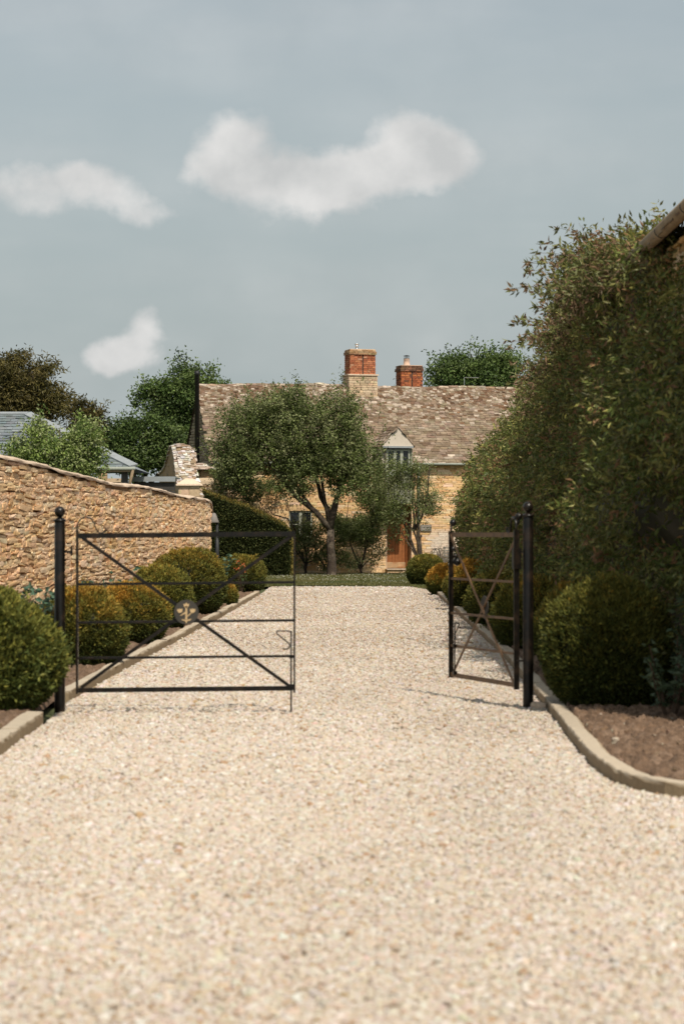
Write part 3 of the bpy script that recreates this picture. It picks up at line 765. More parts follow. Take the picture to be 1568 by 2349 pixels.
# left gable: rubble, its shade put into a darker stone palette
gt = lambda v: EZ+(RZ-EZ)*(1-abs(v-HD)/HD)-.05
gr = courses(.0, 2*HD, 0, RZ, (.08, .14), (.18, .45), top=gt)
gr2 = gr.copy()
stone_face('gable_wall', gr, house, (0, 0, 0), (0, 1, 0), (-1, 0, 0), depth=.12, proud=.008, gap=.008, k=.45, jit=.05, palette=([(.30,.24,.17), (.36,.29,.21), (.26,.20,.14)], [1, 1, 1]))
mb = MB()
for u in (.06, HL):
    mb = MB(); V = [(u, 0, 0), (u, 2*HD, 0), (u, 2*HD, EZ), (u, HD, RZ-.06), (u, 0, EZ)]
    V2 = [(u+.3, b, c) for a, b, c in V]; mb.add(V+V2, [(4,3,2,1,0), (5,6,7,8,9)]+[(i, (i+1) % 5, (i+1) % 5+5, i+5) for i in range(5)]); mb.build('gable_core', M['joint'], house)
mb = MB().box(.1, HL, 2*HD-.3, 2*HD, 0, EZ); mb.build('back_wall', M['joint'], house)
# roof
sl = math.hypot(HD, RZ-EZ); up = np.array([0, HD, RZ-EZ])/sl; nr = np.array([0, -(RZ-EZ), HD])/sl
def rpal(u, s, n):
    c = pal(n, [(.215,.160,.112), (.25,.190,.135), (.185,.135,.092), (.28,.22,.16), (.155,.105,.07)], [5, 4, 3, 1.5, 1.2], .08)
    f = np.clip((s/sl-.45)*1.8, 0, 1); nz = vnoise(np.stack([u*1.5, s*2.2, 0*s], 1), 21); nz2 = vnoise(np.stack([u*5, s*7, 0*s], 1), 22)
    moss = (np.clip((nz-.38)*3, 0, 1)*np.clip((nz2-.35)*3, 0, 1)*np.clip(f+.15, 0, 1))[:, None]*.85
    c = c*(1-moss)+np.array((.12,.055,.028))*moss
    lich = (rng.uniform(0, 1, n) < .02+.12*f*(nz < .5))[:, None]
    lc = (np.clip((s < .30)*1.0, 0, 1)*(rng.uniform(0, 1, n) < .22))[:, None]
    q1 = (rng.uniform(0, 1, n) < .26*np.clip(f*1.6, 0, 1)*(nz2 > .4))[:, None]; c = np.where(q1, np.array((.135,.078,.045))*(1+rng.normal(0, .2, (n, 1))), c)
    lich = lich | (rng.uniform(0, 1, n) < .22*np.clip(f*1.4, 0, 1)*(nz2 < .55))[:, None]
    c = np.where(lich | (lc > .5), np.array((.38,.31,.245))*(1+rng.normal(0, .12, (n, 1))), c)
    return c
sag = lambda u, s: -.03*np.sin(u*.9+1)*(s/sl)-.02*np.sin(u*2.3)
bw0, bw1 = bu0-.1, bu1+.22
slates('roof', house, (-.10, -.16, EZ-.10), (1, 0, 0), up, nr, HL+.2, sl+.12, .14, .070, .27, .125, rpal, sag=sag, thick=.034)
mb = MB(); e = .0
mb.add([(-.06, -.14, EZ-.14), (HL+.1, -.14, EZ-.14), (HL+.1, HD, RZ-.05), (-.06, HD, RZ-.05)], [(0, 1, 2, 3)])
mb.add([(-.06, HD, RZ-.05), (HL+.1, HD, RZ-.05), (HL+.1, 2*HD+.14, EZ-.14), (-.06, 2*HD+.14, EZ-.14)], [(0, 1, 2, 3)])
mb.build('roof_bed', M['underslate'], house)
# ridge stones
n = 46; cs = np.stack([np.linspace(.1, HL, n), np.full(n, HD), RZ+.02+0*np.linspace(0, 1, n)], 1); cs[:, 2] += sag(cs[:, 0], sl)+rng.normal(0, .008, n)
V, F, CC = blocks(cs, (1, 0, 0), (0, 1, 0), (0, 0, 1), np.stack([np.full(n, .38), np.full(n, .26), np.full(n, .12)], 1), .45, .07, pal(n, [(.42,.33,.25), (.48,.40,.32), (.30,.21,.15)], [2, 2, 1.5]))
mesh_obj('ridge', V, F, M['slate'], house, CC)
# gutter + bed mould in shade
g0, g1 = bu1+.1, HL
mb = MB().tube([(g0, -.24, EZ-.10), (g1, -.24, EZ-.10)], .045, 10); mb.build('gutter', M['pipegrey'], house, True)
mb = MB().tube([(-.1, -.24, EZ-.10), (bu0-.15, -.24, EZ-.10)], .045, 10); mb.build('gutter', M['pipegrey'], house, True)
up_, _ = Hf(958, 1100)
mb = MB().tube([(up_, -.24, EZ-.12), (up_, -.1, EZ-.4), (up_, -.09, .1)], .045, 10); mb.build('downpipe', M['pipegrey'], house, True)
up2, z2 = Hf(502, 1120)
MB().tube([(up2, -.06, EZ-.1), (up2, -.06, 0)], .035, 8).build('downpipe', M['pipe'], house, True)
up3, z3 = Hf(1068, 1253)
MB().tube([(up3, -.07, z3+.05), (up3, -.07, 0)], .035, 8).build('downpipe', M['pipe'], house, True)
ul, ur, za, zb = rect_px(1058, 1242, 1067, 1250)
MB().box(ul, ur, -.18, -.02, za, zb).build('wall_lamp', M['pipe'], house)

# window, ground floor
def window(u0, u1, z0, z1, v, parent, mull=1, bars=1, recess=.12):
    f = MB(); t = .055; y0, y1 = v+recess-.06, v+recess
    f.box(u0, u0+t, y0, y1, z0, z1); f.box(u1-t, u1, y0, y1, z0, z1); f.box(u0+t, u1-t, y0, y1, z1-t, z1); f.box(u0+t, u1-t, y0, y1, z0, z0+t)
    w = (u1-u0-2*t)
    for i in range(mull):
        c = u0+t+w*(i+1)/(mull+1); f.box(c-.055, c+.055, y0-.008, y1, z0+t, z1-t)
    for i in range(bars):
        zc = z0+t+(z1-z0-2*t)*(i+1)/(bars+1)
        for j in range(mull+1):
            a = u0+t+w*j/(mull+1)+(.055 if j else 0); b = u0+t+w*(j+1)/(mull+1)-(.055 if j < mull else 0)
            f.box(a, b, y0+.012, y1-.008, zc-.014, zc+.014)
    o = f.build('window', M['frame'], parent)
    MB().box(u0+t*.5, u1-t*.5, v+recess-.028, v+recess-.02, z0+t*.5, z1-t*.5).build('pane', M['glass'], o)
    return o
w = window(wu0, wu1, wz0+.04, wz1, 0, house)
MB().box(wu0-.06, wu1+.06, -.07, .10, wz0-.03, wz0+.04).build('sill', M['gutterstone'], w)
# lintel of upright stones
lr = []; u = wu0-.12
while u < wu1+.10:
    ww = rng.uniform(.10, .16); lr.append((u, wz1+.005, ww, .225)); u += ww
stone_face('lintel', np.array(lr), house, (0, 0, 0), (1, 0, 0), (0, -1, 0), depth=.15, proud=.004, gap=.008, k=.15, jit=.03, palette=([(.56,.34,.16), (.60,.40,.22)], [1, 1]))

# door
mb = MB()
nb = 6
for i in range(nb):
    a = du0+.09+(du1-du0-.18)*i/nb; b = du0+.09+(du1-du0-.18)*(i+1)/nb-.008
    mb.box(a, b, .50, .54+.004*(i % 2), dz0+.24, dz1-.36)
door = mb.build('door', M['door'], house)
MB().box(du0+.09, du1-.09, .485, .499, dz0+.02, dz0+.24).build('weathered_bottom_board', M['door_worn'], door)
MB().ball((du0+.22, .40, 1.15), .03).build('handle', M['black'], door)
f = MB(); f.box(du0, du0+.085, .40, .56, dz0, dz1); f.box(du1-.085, du1, .40, .56, dz0, dz1); f.box(du0+.085, du1-.085, .40, .56, dz1-.14, dz1); f.box(du0+.085, du1-.085, .42, .55, dz1-.38, dz1-.33)
f.build('door_frame', M['door'], house)
MB().box(du0+.085, du1-.085, .52, .53, dz1-.33, dz1-.14).build('transom_pane', M['glass'], house)
MB().box(du0+.05, du1-.05, .57, .9, 0, dz1).build('hall_wall', M['joint'], house)
# reveals
f = MB(); f.box(du0-.02, du0, -.02, .58, 0, dz1); f.box(du1, du1+.02, -.02, .58, 0, dz1); f.build('reveal', M['coping'], house)
# dressed jamb right of door
jr = courses(du1+.02, du1+.36, .02, dz1-.1, (.28, .36), (.32, .36))
stone_face('jamb', jr, house, (0, 0, 0), (1, 0, 0), (0, -1, 0), depth=.15, proud=.002, gap=.006, k=.15, jit=.015, palette=([(.60,.38,.20), (.58,.36,.18)], [1, 1]))
rr = courses(du0-.04, du1+.02, 0, dz0-.03, (.08, .1), (.3, .6))
stone_face('doorstep', rr, house, (0, -.22, 0), (1, 0, 0), (0, -1, 0), depth=.3, proud=.004, gap=.006, k=.15, jit=.03, palette=([(.46,.33,.20), (.42,.29,.17)], [1, 1]))
MB().box(du0-.06, du1+.03, -.26, .42, dz0-.03, dz0).build('threshold', M['coping'], house)

# projecting gabled bay above the door
bay = MB(); nbd = 9
pz1 = Hf(900, 1092, BV)[1]; pz0 = bz0
for i in range(nbd):
    a = bu0+.06+(bu1-bu0-.18)*i/nbd; b = bu0+.06+(bu1-bu0-.18)*(i+1)/nbd-.01
    bay.box(a, b, BV+.004*(i % 2), BV+.04, pz0+.09, pz1)
bayo = bay.build('bay_boarding', M['wood_grey'], house)
MB().box(bu0, bu1-.05, BV-.015, BV+.05, pz0, pz0+.085).build('bay_sill_beam', M['wood_grey'], house)
MB().box(bu0, bu1-.05, BV-.02, BV+.03, pz1+.004, pz1+.05).build('rail', M['frame'], house)
MB().box(bu0+.01, bu1-.12, BV-.035, BV+.03, pz1+.055, pz1+.17).build('bay_window_sill', M['frame'], house)
MB().box(bu1-.10, bu1-.01, BV+.06, BV+.16, pz0, bz1).build('bay_post', M['wood_grey'], house)
MB().box(bu0-.0, bu0+.05, BV+.0, BV+.1, pz0+.09, bz1).build('bay_post', M['wood_grey'], house)
f = MB(); f.box(bu0+.02, bu0+.05, BV+.1, .1, pz0, bz1); f.box(bu1-.08, bu1-.05, BV+.16, .1, pz0, bz1); f.build('bay_cheek', M['wood_grey'], house)
MB().box(bu0, bu1-.02, BV+.02, .1, pz0-.03, pz0-.004).build('bay_soffit', M['wood_grey'], house)
window(bu0+.055, bu1-.13, pz1+.18, bz1-.02, BV, house, mull=2, bars=0, recess=.06)
MB().box(bu0+.055, bu1-.13, BV+.25, BV+.27, pz1+.18, bz1).build('dark_interior', M['pipe'], house)
ax_, az = Hf(912, 982, BV-.08); el, ez = Hf(876, 1024, BV-.08); er, _ = Hf(948, 1024, BV-.08)
er = ax_+(ax_-el)
MB().prism([(el+.0, ez), (er-.0, ez), (ax_, az-.0)], BV-.10, BV-.02).build('rendered_gable', M['render'], house)
MB().box(el+.02, er-.02, BV-.14, BV-.095, ez-.06, ez+.01).build('gable_lead_flashing', M['lead'], house)
MB().box(bu1-.02, er-.12, BV+.12, .12, EZ-.1, ez-.02).build('dormer_side_wall', M['render'], house)
MB().box(bu0-.10, bu0-.0, BV+.12, .12, EZ-.1, ez-.02).build('dormer_side_wall', M['render'], house)
# dormer roof slopes, run back into the main slope
back = 1.25
for s_, ee in ((-1, el), (1, er)):
    d_ = np.array([ax_-ee, 0, az-ez]); Ld = float(np.linalg.norm(d_)); d_ = d_/Ld
    nn = np.array([-d_[2]*s_*-1*(-1 if s_ < 0 else -1), 0, abs(d_[0])]); nn = np.array([s_*abs(d_[2]), 0, abs(d_[0])])
    def dp(u, s, n): return rpal(u, s*.4, n)
    if s_ < 0: org = (ee, back, ez); Ud = (0, -1, 0)
    else: org = (ee, BV-.06, ez); Ud = (0, 1, 0)
    slates('dormer_roof', house, org, Ud, d_, nn, back-BV+.06, Ld-.12, .14, .12, .22, .2, dp)
mb = MB(); mb.prism([(el+.02, ez-.03), (er-.02, ez-.03), (ax_, az-.03)], BV-.015, back); mb.build('dormer_roof_bed', M['underslate'], house)

# chimneys
def chimney(xc0, xc1, v, z0, zslab, zbrick, ztop, dep, base=True, palb=None, nm='chimney'):
    u0, _ = Hf(xc0, 900, v); u1, _ = Hf(xc1, 900, v)
    c = empty(nm, (0, 0, 0)); c.parent = house
    BR = palb or ([(.40,.14,.07), (.46,.18,.09), (.34,.11,.055), (.52,.26,.15)], [4, 3, 3, 1])
    MBc = MB().box(u0+.03, u1-.03, v+.03, v+dep-.03, z0, ztop-.02); MBc.build('mortar_core', M['mortar'], c)
    def ring(name, a0, a1, b0, b1, z_0, z_1, hh, ll, palr, proud=.004, k=.15, hole=(), m='brick', dp=.06, gap=.008, jit=.03):
        q = []
        for (org, U_, N_, wid, hl) in (((a0, b0, 0), (1,0,0), (0,-1,0), a1-a0, hole), ((a0, b0, 0), (0,1,0), (-1,0,0), b1-b0, ()), ((a1, b0, 0), (0,1,0), (1,0,0), b1-b0, ())):
            rc = courses(0, wid, z_0, z_1, hh, ll, hl)
            off_ = -dp/2+rng.normal(0, proud, len(rc)); uc = rc[:, 0]+rc[:, 2]/2; zc = rc[:, 1]+rc[:, 3]/2
            Cc = np.array(org)+uc[:, None]*np.array(U_)+off_[:, None]*np.array(N_)+zc[:, None]*np.array([0, 0, 1.])
            q.append(blocks(Cc, U_, N_, (0, 0, 1), np.stack([rc[:, 2]-gap, np.full(len(rc), dp), rc[:, 3]-gap], 1), k, jit, pal(len(rc), *palr)))
        V = np.concatenate([a[0] for a in q]); n0 = 0; Fs = []
        for a in q: Fs.append(a[1]+n0); n0 += len(a[0])
        mesh_obj(name, V, np.concatenate(Fs), M[m], c, np.concatenate([a[2] for a in q]))
    mid = (u1-u0)/2
    if base:
        ring('stone_base', u0-.06, u1+.06, v-.06, v+dep+.06, z0, zslab-.05, (.07, .11), (.15, .35), ([(.54,.40,.26), (.60,.46,.31)], [1, 1]), k=.15, m='stone')
        MB().box(u0-.10, u1+.10, v-.10, v+dep+.10, zslab-.05, zslab).build('stone_slab', M['coping'], c)
    ring('brick_shaft', u0, u1, v, v+dep, zslab, zbrick, (.075, .0751), (.11, .23), BR, hole=[(mid-.02, mid+.02, 0, 99)])
    MB().box(u0+mid-.018, u0+mid+.018, v+.026, v+.034, zslab, zbrick).build('recess_groove', M['pipe'], c)
    CB = ([(.40,.27,.15), (.46,.32,.19), (.34,.2,.11)], [1, 1, 1]) if base else ([(.13,.07,.045), (.25,.12,.07), (.18,.10,.06)], [1, 1, 1])
    ring('corbel_course', u0-.035, u1+.035, v-.035, v+dep+.035, zbrick, zbrick+.12, (.06, .0601), (.11, .23), CB)
    ring('crown_course', u0-.005, u1+.005, v-.005, v+dep+.005, zbrick+.12, ztop, (.075, .0751), (.11, .23), CB)
    MB().box(u0+.02, u1-.02, v+.02, v+dep-.02, ztop-.02, ztop+.012).build('flaunching', M['coping'], c)
    return c, u0, u1
c1, a, b = chimney(802.5, 861, HD-.4, RZ-.4, 7.52, 8.26, 8.46, .8)
fu, _ = Hf(818, 800, HD)
MB().lathe([(.075, 8.44), (.075, 8.50), (.055, 8.53), (.055, 8.60), (.07, 8.61), (.055, 8.62), (.055, 8.66), (.085, 8.67), (.085, 8.69), (.02, 8.70)], c=(fu, HD), n=14).build('flue', M['steel'], c1, True)
c2, a, b = chimney(919.5, 969, HD+2.6, 6.0, 6.0, 7.85, 8.08, .75, base=False, palb=([(.36,.11,.05), (.44,.15,.06), (.30,.09,.045), (.20,.08,.05)], [3, 3, 2, 1.5]))
fu, _ = Hf(932, 820, HD+2.9)
MB().lathe([(.16, 8.08), (.13, 8.12), (.11, 8.32), (.12, 8.33), (.11, 8.36), (.03, 8.37)], c=(fu, HD+2.9), n=14).build('chimney_pot', M['clay'], c2, True)
mb = MB(); mb.lathe([(.12, 8.36), (.11, 8.37)], c=(fu, HD+2.9), n=12)
for k in range(4): mb.tube([(fu+.08*math.cos(k*1.57), HD+2.9+.08*math.sin(k*1.57), 8.36), (fu+.08*math.cos(k*1.57), HD+2.9+.08*math.sin(k*1.57), 8.46)], .012, 5)
mb.lathe([(.12, 8.46), (.13, 8.47), (.02, 8.50)], c=(fu, HD+2.9), n=12); mb.build('cowl', M['pipe'], c2, True)
# rear wing roof
ra, _ = Hf(868, 885, 5.0); rb_, _ = Hf(900, 885, 5.0)
mb = MB(); zr = 7.22
mb.add([(ra-3, 4.0, 4.5), (ra+9, 4.0, 4.5), (ra+9, 7.0, 4.5), (ra-3, 7.0, 4.5), (ra+.2, 5.5, zr), (ra+7, 5.5, zr-.25)], [(0, 1, 5, 4), (2, 3, 4, 5), (3, 0, 4), (1, 2, 5)])
mb.build('rear_roof', M['gutterstone'], house)
# aerial
au, az0 = Hf(1064, 888, HD); au2, az1 = Hf(1097, 867, HD)
mb = MB().tube([(au, HD, RZ-.2), (au, HD, az1)], .012, 6)
mb.tube([(au, HD, az1), (au2, HD, az1)], .012, 6)
for k in range(7):
    q = au+(au2-au)*(k+.5)/7; mb.tube([(q, HD-.15, az1+.01), (q, HD+.15, az1+.01)], .005, 4)
mb.build('tv_aerial', M['steel'], house)
# flue pipe against the gable
pu, _ = Hf(452, 950, .6)
zt = EYE+(1223-851)/KD*97.4
tag(MB().lathe([(.085, 3.0), (.085, zt-.16), (.10, zt-.15), (.10, zt-.04), (.075, zt-.03), (.07, zt)], c=(0, 0), n=16).build('flue_pipe', M['pipe'], None, True), 'tall black stove flue pipe standing against the left gable of the cottage', 'flue pipe')
fp = D.objects['flue_pipe']; q = C0+CU*pu+CV*.6; fp.location = (q[0], q[1], 0)
# name board
su0, su1, sz0, sz1 = rect_px(963, 1204, 988, 1218)
sgn = MB().box(su0, su1, -.055, -.012, sz0, sz1).build('name_board', M['sign'], house)
mb = MB(); wid = su1-su0
for row, (z_, hgt, a_, b_) in enumerate(((sz0+.155, .045, .15, .85), (sz0+.045, .055, .12, .78))):
    u = su0+wid*a_
    while u < su0+wid*b_:
        mb.box(u, u+.009, -.058, -.0555, z_, z_+hgt)
        if rng.uniform() < .6: mb.box(u+.009, u+.028, -.058, -.0555, z_+hgt*rng.choice([0, .4, .8]), z_+hgt*rng.choice([0, .4, .8])+.008) if False else mb.box(u+.010, u+.028, -.058, -.0555, z_+hgt*.42, z_+hgt*.42+.009)
        u += .042
tag(mb.build('lettering', M['render'], sgn), 'worn pale lettering in two lines, too faint to read')
hu, hz = Hf(965, 1230)
MB().box(hu-.015, hu+.015, -.07, -.01, hz-.05, hz+.05).build('bell_pull', M['pipe'], house)

# ------------------------------------------------------------------ bench + iron chair at the front wall
def hw(u, v): q = C0+CU*u+CV*v; return q
u0, _ = Hf(1034, 1280, -.5)
bq = hw(u0+.5, -.55); b = empty('garden_bench', (bq[0], bq[1], 0), TH); tag(b, 'pale slatted garden bench against the cottage wall right of the door', 'bench')
mb = MB()
for k in range(5): mb.box(-.75, .75, -.22+k*.1, -.145+k*.1, .42, .445)
mb.build('seat', M['render'], b)
mb = MB()
for k in range(5): mb.box(-.75, .75, .27, .295, .55+k*.1, .61+k*.1)
mb.build('backrest', M['render'], b)
for x_ in (-.72, .68):
    MB().box(x_, x_+.05, -.22, -.17, 0, .62).build('leg', M['render'], b); MB().box(x_, x_+.05, .24, .268, 0, 1.03).build('leg', M['render'], b)
    MB().box(x_, x_+.05, -.24, .24, .625, .65).build('armrest', M['render'], b)
u0, _ = Hf(1006, 1270, -1.2)
bq = hw(u0, -1.2); b = empty('iron_chair', (bq[0], bq[1], 0), TH+.3); tag(b, 'small dark wrought-iron chair showing above the lawn-corner yew dome', 'chair')
mb = MB(); mb.lathe([(.2, .44), (.2, .455)], n=16); mb.build('seat', M['pipe'], b)
mb = MB(); mb.tube([(-.18, .15, .45), (-.19, .2, .8), (-.12, .22, .93), (0, .22, .96), (.12, .22, .93), (.19, .2, .8), (.18, .15, .45)], .014, 6)
for s_ in (-1, 1): mb.tube([(s_*.08, .18, .46), (s_*.03, .2, .62), (s_*.11, .21, .74), (s_*.05, .22, .86), (0, .22, .95)], .012, 6)
mb.tube([(-.19, .19, .72), (.19, .19, .72)], .01, 6); mb.build('backrest', M['pipe'], b)
for sx, sy in ((-1, -1), (1, -1), (1, 1), (-1, 1)): MB().tube([(sx*.15, sy*.15, .44), (sx*.19, sy*.19, 0)], .012, 6).build('leg', M['pipe'], b)

# ------------------------------------------------------------------ walls and outbuildings left of the cottage
# garden wall continuing the facade line
r = empty('garden_wall', (*hw(-1.2, -.2), 0), TH); tag(r, 'tall stone garden wall with slate coping joining the left corner of the cottage', 'wall')
wl = 1.95; wh = 3.82
rc = courses(0, wl, 0, wh-.55, (.07, .12), (.15, .4)); rc2 = courses(0, wl, wh-.55, wh, (.26, .28), (.55, .75)); rc = np.concatenate([rc, rc2])
stone_face('stone_face', rc, r, (0, 0, 0), (1, 0, 0), (0, -1, 0), depth=.16, proud=.01, gap=.011, k=.45, jit=.06, palette=([(.54,.40,.25), (.60,.46,.31), (.48,.34,.20)], [1, 1, 1]))
MB().box(.02, wl-.02, .05, .45, 0, wh).build('wall_core', M['joint'], r)
def lpal(u, s, n): return pal(n, [(.45,.36,.29), (.62,.55,.50), (.34,.25,.19)], [2, 2, 1.5], .12)
slates('coping', r, (-.05, -.12, wh), (1, 0, 0), unit(np.array([0, 1, .35])), unit(np.array([0, -.35, 1])), wl+.1, .55, .10, .10, .22, .2, lpal, thick=.04)
# ivy tuft on it
iv = hw(-.75, -.30); q = np.array([iv[0], iv[1], 0])
n = 260; pz = np.c_[rng.normal(0, .08, n), rng.normal(0, .03, n), rng.uniform(2.95, 3.8, n)]; pz[:, 0] += .10*np.sin(pz[:, 2]*3)
r2 = empty('ivy', (iv[0], iv[1], 0)); tag(r2, 'thin strand of ivy hanging down the tall garden wall', 'climber')
leafmesh('leaves', pz, rdir(n)+np.array([0, -.6, 0]), .09, .07, np.tile((.10,.14,.035), (n, 1))*(1+rng.normal(0, .25, (n, 1))), r2)
MB().tube([(0, .03, 2.9), (.06, .03, 3.3), (0, .03, 3.8)], .01, 5).build('stem', M['twig'], r2)

# swept wall with stone-slate hump coping and its pillar
q = P(433, 1200, 85); rp = empty('stone_pillar', (q[0], 85, 0), TH*.4); tag(rp, 'square ashlar pillar with a pyramid cap in front of the swept slate-topped wall', 'pillar')
rc = courses(-.34, .34, 0, 3.02, (.24, .30), (.33, .36)); AS = ([(.60,.45,.29), (.66,.51,.35), (.56,.41,.25)], [1, 1, 1])
stone_face('shaft_front', rc, rp, (0, -.34, 0), (1, 0, 0), (0, -1, 0), depth=.1, proud=.002, gap=.005, k=.15, jit=.015, palette=AS)
stone_face('shaft_side', rc, rp, (-.34, 0, 0), (0, 1, 0), (-1, 0, 0), depth=.1, proud=.002, gap=.005, k=.15, jit=.015, palette=AS)
MB().box(-.32, .34, -.32, .34, 0, 3.02).build('core', M['joint'], rp)
MB().add([(-.42, -.42, 3.03), (.42, -.42, 3.03), (.42, .42, 3.03), (-.42, .42, 3.03), (-.42, -.42, 3.07), (.42, -.42, 3.07), (.42, .42, 3.07), (-.42, .42, 3.07), (-.10, -.10, 3.27), (.10, -.10, 3.27), (.10, .10, 3.27), (-.10, .10, 3.27)],
         [(3, 2, 1, 0), (0, 1, 5, 4), (1, 2, 6, 5), (2, 3, 7, 6), (3, 0, 4, 7), (4, 5, 9, 8), (5, 6, 10, 9), (6, 7, 11, 10), (7, 4, 8, 11), (8, 9, 10, 11)]).build('cap', M['coping'], rp)
sx, _, _ = P(440, 0, 86.2)
sw = empty('swept_wall', (sx, 85.6, 0), R(14)); tag(sw, 'swept stone wall with a tall rounded hump of white-lichened slate coping', 'wall')
prof = [(0, 2.75), (.35, 2.92), (.7, 3.2), (1.0, 3.62), (1.25, 4.02), (1.5, 4.28), (1.8, 4.40), (2.1, 4.36), (2.35, 4.22), (2.7, 3.95), (3.1, 3.75), (3.6, 3.60), (4.2, 3.52)]
pf = np.array(prof); W_ = .54
V = []; F = []
for v_, z_ in prof:
    V += [(-W_/2, v_, 0), (W_/2, v_, 0), (W_/2, v_, z_), (-W_/2, v_, z_)]
for i in range(len(prof)-1):
    for k in range(4): F.append((i*4+k, i*4+(k+1) % 4, (i+1)*4+(k+1) % 4, (i+1)*4+k))
F += [(3, 2, 1, 0), tuple(4*(len(prof)-1)+k for k in range(4))]
mesh_obj('wall_body', V, F, M['joint'], sw)
rc = courses(0, 4.2, 0, 4.4, (.08, .13), (.2, .45), top=lambda u: float(np.interp(u, pf[:, 0], pf[:, 1]))-.02)
stone_face('side_face', rc, sw, (-W_/2, 0, 0), (0, 1, 0), (-1, 0, 0), depth=.06, proud=.006, gap=.008, palette=([(.30,.22,.15), (.36,.27,.18)], [1, 1]))
# slates over the hump, in transverse courses
fine = path_interp(prof, .085); cs = []; Us = []; Ys = []; Zs = []; sz = []
for i in range(len(fine)-1):
    t = unit(np.array([0, fine[i+1][0]-fine[i][0], fine[i+1][1]-fine[i][1]])); nrm = np.array([0, -t[2], t[1]])
    x_ = -W_/2-.06
    while x_ < W_/2+.05:
        w_ = rng.uniform(.10, .22); xc = x_+w_/2; cr_ = -(xc/(W_/2+.1))**2*.12
        aa = .22
        cs.append(np.array([xc, fine[i][0], fine[i][1]])+nrm*(.05+cr_*1.0)+rng.normal(0, .006, 3)); Us.append(unit(np.array([1, 0, -xc*.7])))
        y_ = t*math.cos(aa)-nrm*math.sin(aa) if t[2] > -.05 else -(-t*math.cos(aa)-nrm*math.sin(aa))
        Ys.append(y_); Zs.append(np.cross(Us[-1], y_)); sz.append((w_-.006, .17, .035)); x_ += w_
n = len(cs)
V, F, CC = blocks(np.array(cs), np.array(Us), np.array(Ys), np.array(Zs), np.array(sz), .15, .07, pal(n, [(.56,.52,.48), (.46,.40,.34), (.34,.26,.19), (.27,.19,.12)], [3.4, 2, 2.4, 1.5], .10))
mesh_obj('slate_coping', V, F, M['slate'], sw, CC)

# blue slate outbuilding (hipped)
sd = 81.7
ob = empty('slate_outbuilding', (P(305, 0, 75)[0], 75, 0)); tag(ob, 'low outbuilding with hipped blue-grey slate roof behind the rubble wall', 'outbuilding')
ez_ = EYE+(1223-1073)/KD*75; rz_ = EYE+(1223-952)/KD*78.2; run = 3.35
up_s = unit(np.array([0, run, rz_-ez_])); ns = unit(np.array([0, -(rz_-ez_), run])); Ls = math.hypot(run, rz_-ez_)
def bpal(u, s, n): return pal(n, [(.17,.195,.205), (.21,.235,.245), (.14,.16,.165)], [1, 1, 1], .07)
slates('roof_slope', ob, (-12, 0, ez_), (1, 0, 0), up_s, ns, 12, Ls, .20, .20, .26, .26, bpal, thick=.010, m='blueslate', skip=lambda u, s: (12-u) < s/Ls*run+.05)
mb = MB(); mb.add([(-12, .0, ez_-.01), (0, .0, ez_-.01), (-run, run, rz_-.03), (-12, run, rz_-.03), (0, 2*run, ez_-.01), (-12, 2*run, ez_-.01)], [(0, 1, 2, 3), (1, 4, 2), (4, 5, 3, 2), (0, 3, 5)])
mesh_obj('roof_deck', mb.v, mb.f, M['blueslate'], ob, np.tile((.2, .22, .24), (6, 1)))
mb = MB(); mb.bar((0.02, 0, ez_+.06), (-run, run, rz_+.05), .30, .04, up=(0, -.3, 1)); mb.bar((-run, run, rz_+.05), (-12, run, rz_+.05), .22, .05, up=(0, -.3, 1)); mb.build('lead_hip', M['lead'], ob)
MB().box(-12, .02, -.10, -.01, ez_-.12, ez_-.02).build('fascia', M['gutterstone'], ob)
MB().tube([(-12, -.14, ez_-.03), (.08, -.14, ez_-.03)], .05, 8).build('gutter', M['pipegrey'], ob, True)
mb = MB()
for k in range(12): mb.box(-11.8, -.35, .15+(k % 2)*.008, .25, 2.96-.27*k-.24, 2.96-.27*k)
mb.build('boarded_wall', M['weatherboard'], ob)
mb = MB().box(-11.8, -.35, .10, .14, 2.70, 2.73); mb.build('wall_batten', M['lead'], ob)
MB().box(-.33, -.15, .05, .25, 0, ez_-.12).build('corner_post', M['weatherboard'], ob)
MB().tube([(.02, -.14, ez_-.05), (-.08, .0, ez_-.4), (-.08, .0, 0)], .045, 8).build('downpipe', M['gutterstone'], ob, True)
q0 = P(306, 1095, 80); q1 = P(372, 1095, 80)
fo = empty('flat_roofed_shed', (q0[0], 80, 0)); tag(fo, 'low dark shed with a flat grey-edged roof between the slate outbuilding and the swept wall', 'shed')
zt = q0[2]; wv = q1[0]-q0[0]+.4
MB().box(0, wv, 0, 2.5, zt-.02, zt+.02).build('roof', M['lead'], fo); MB().box(-.02, wv, -.05, -.004, zt-.13, zt+.01).build('fascia', M['lead'], fo)
mb = MB()
for k in range(10): mb.box(.05, wv-.02, .05+(k % 2)*.008, .3, zt-.15-.26*k-.24, zt-.15-.26*k)
mb.build('wall', M['weatherboard'], fo)
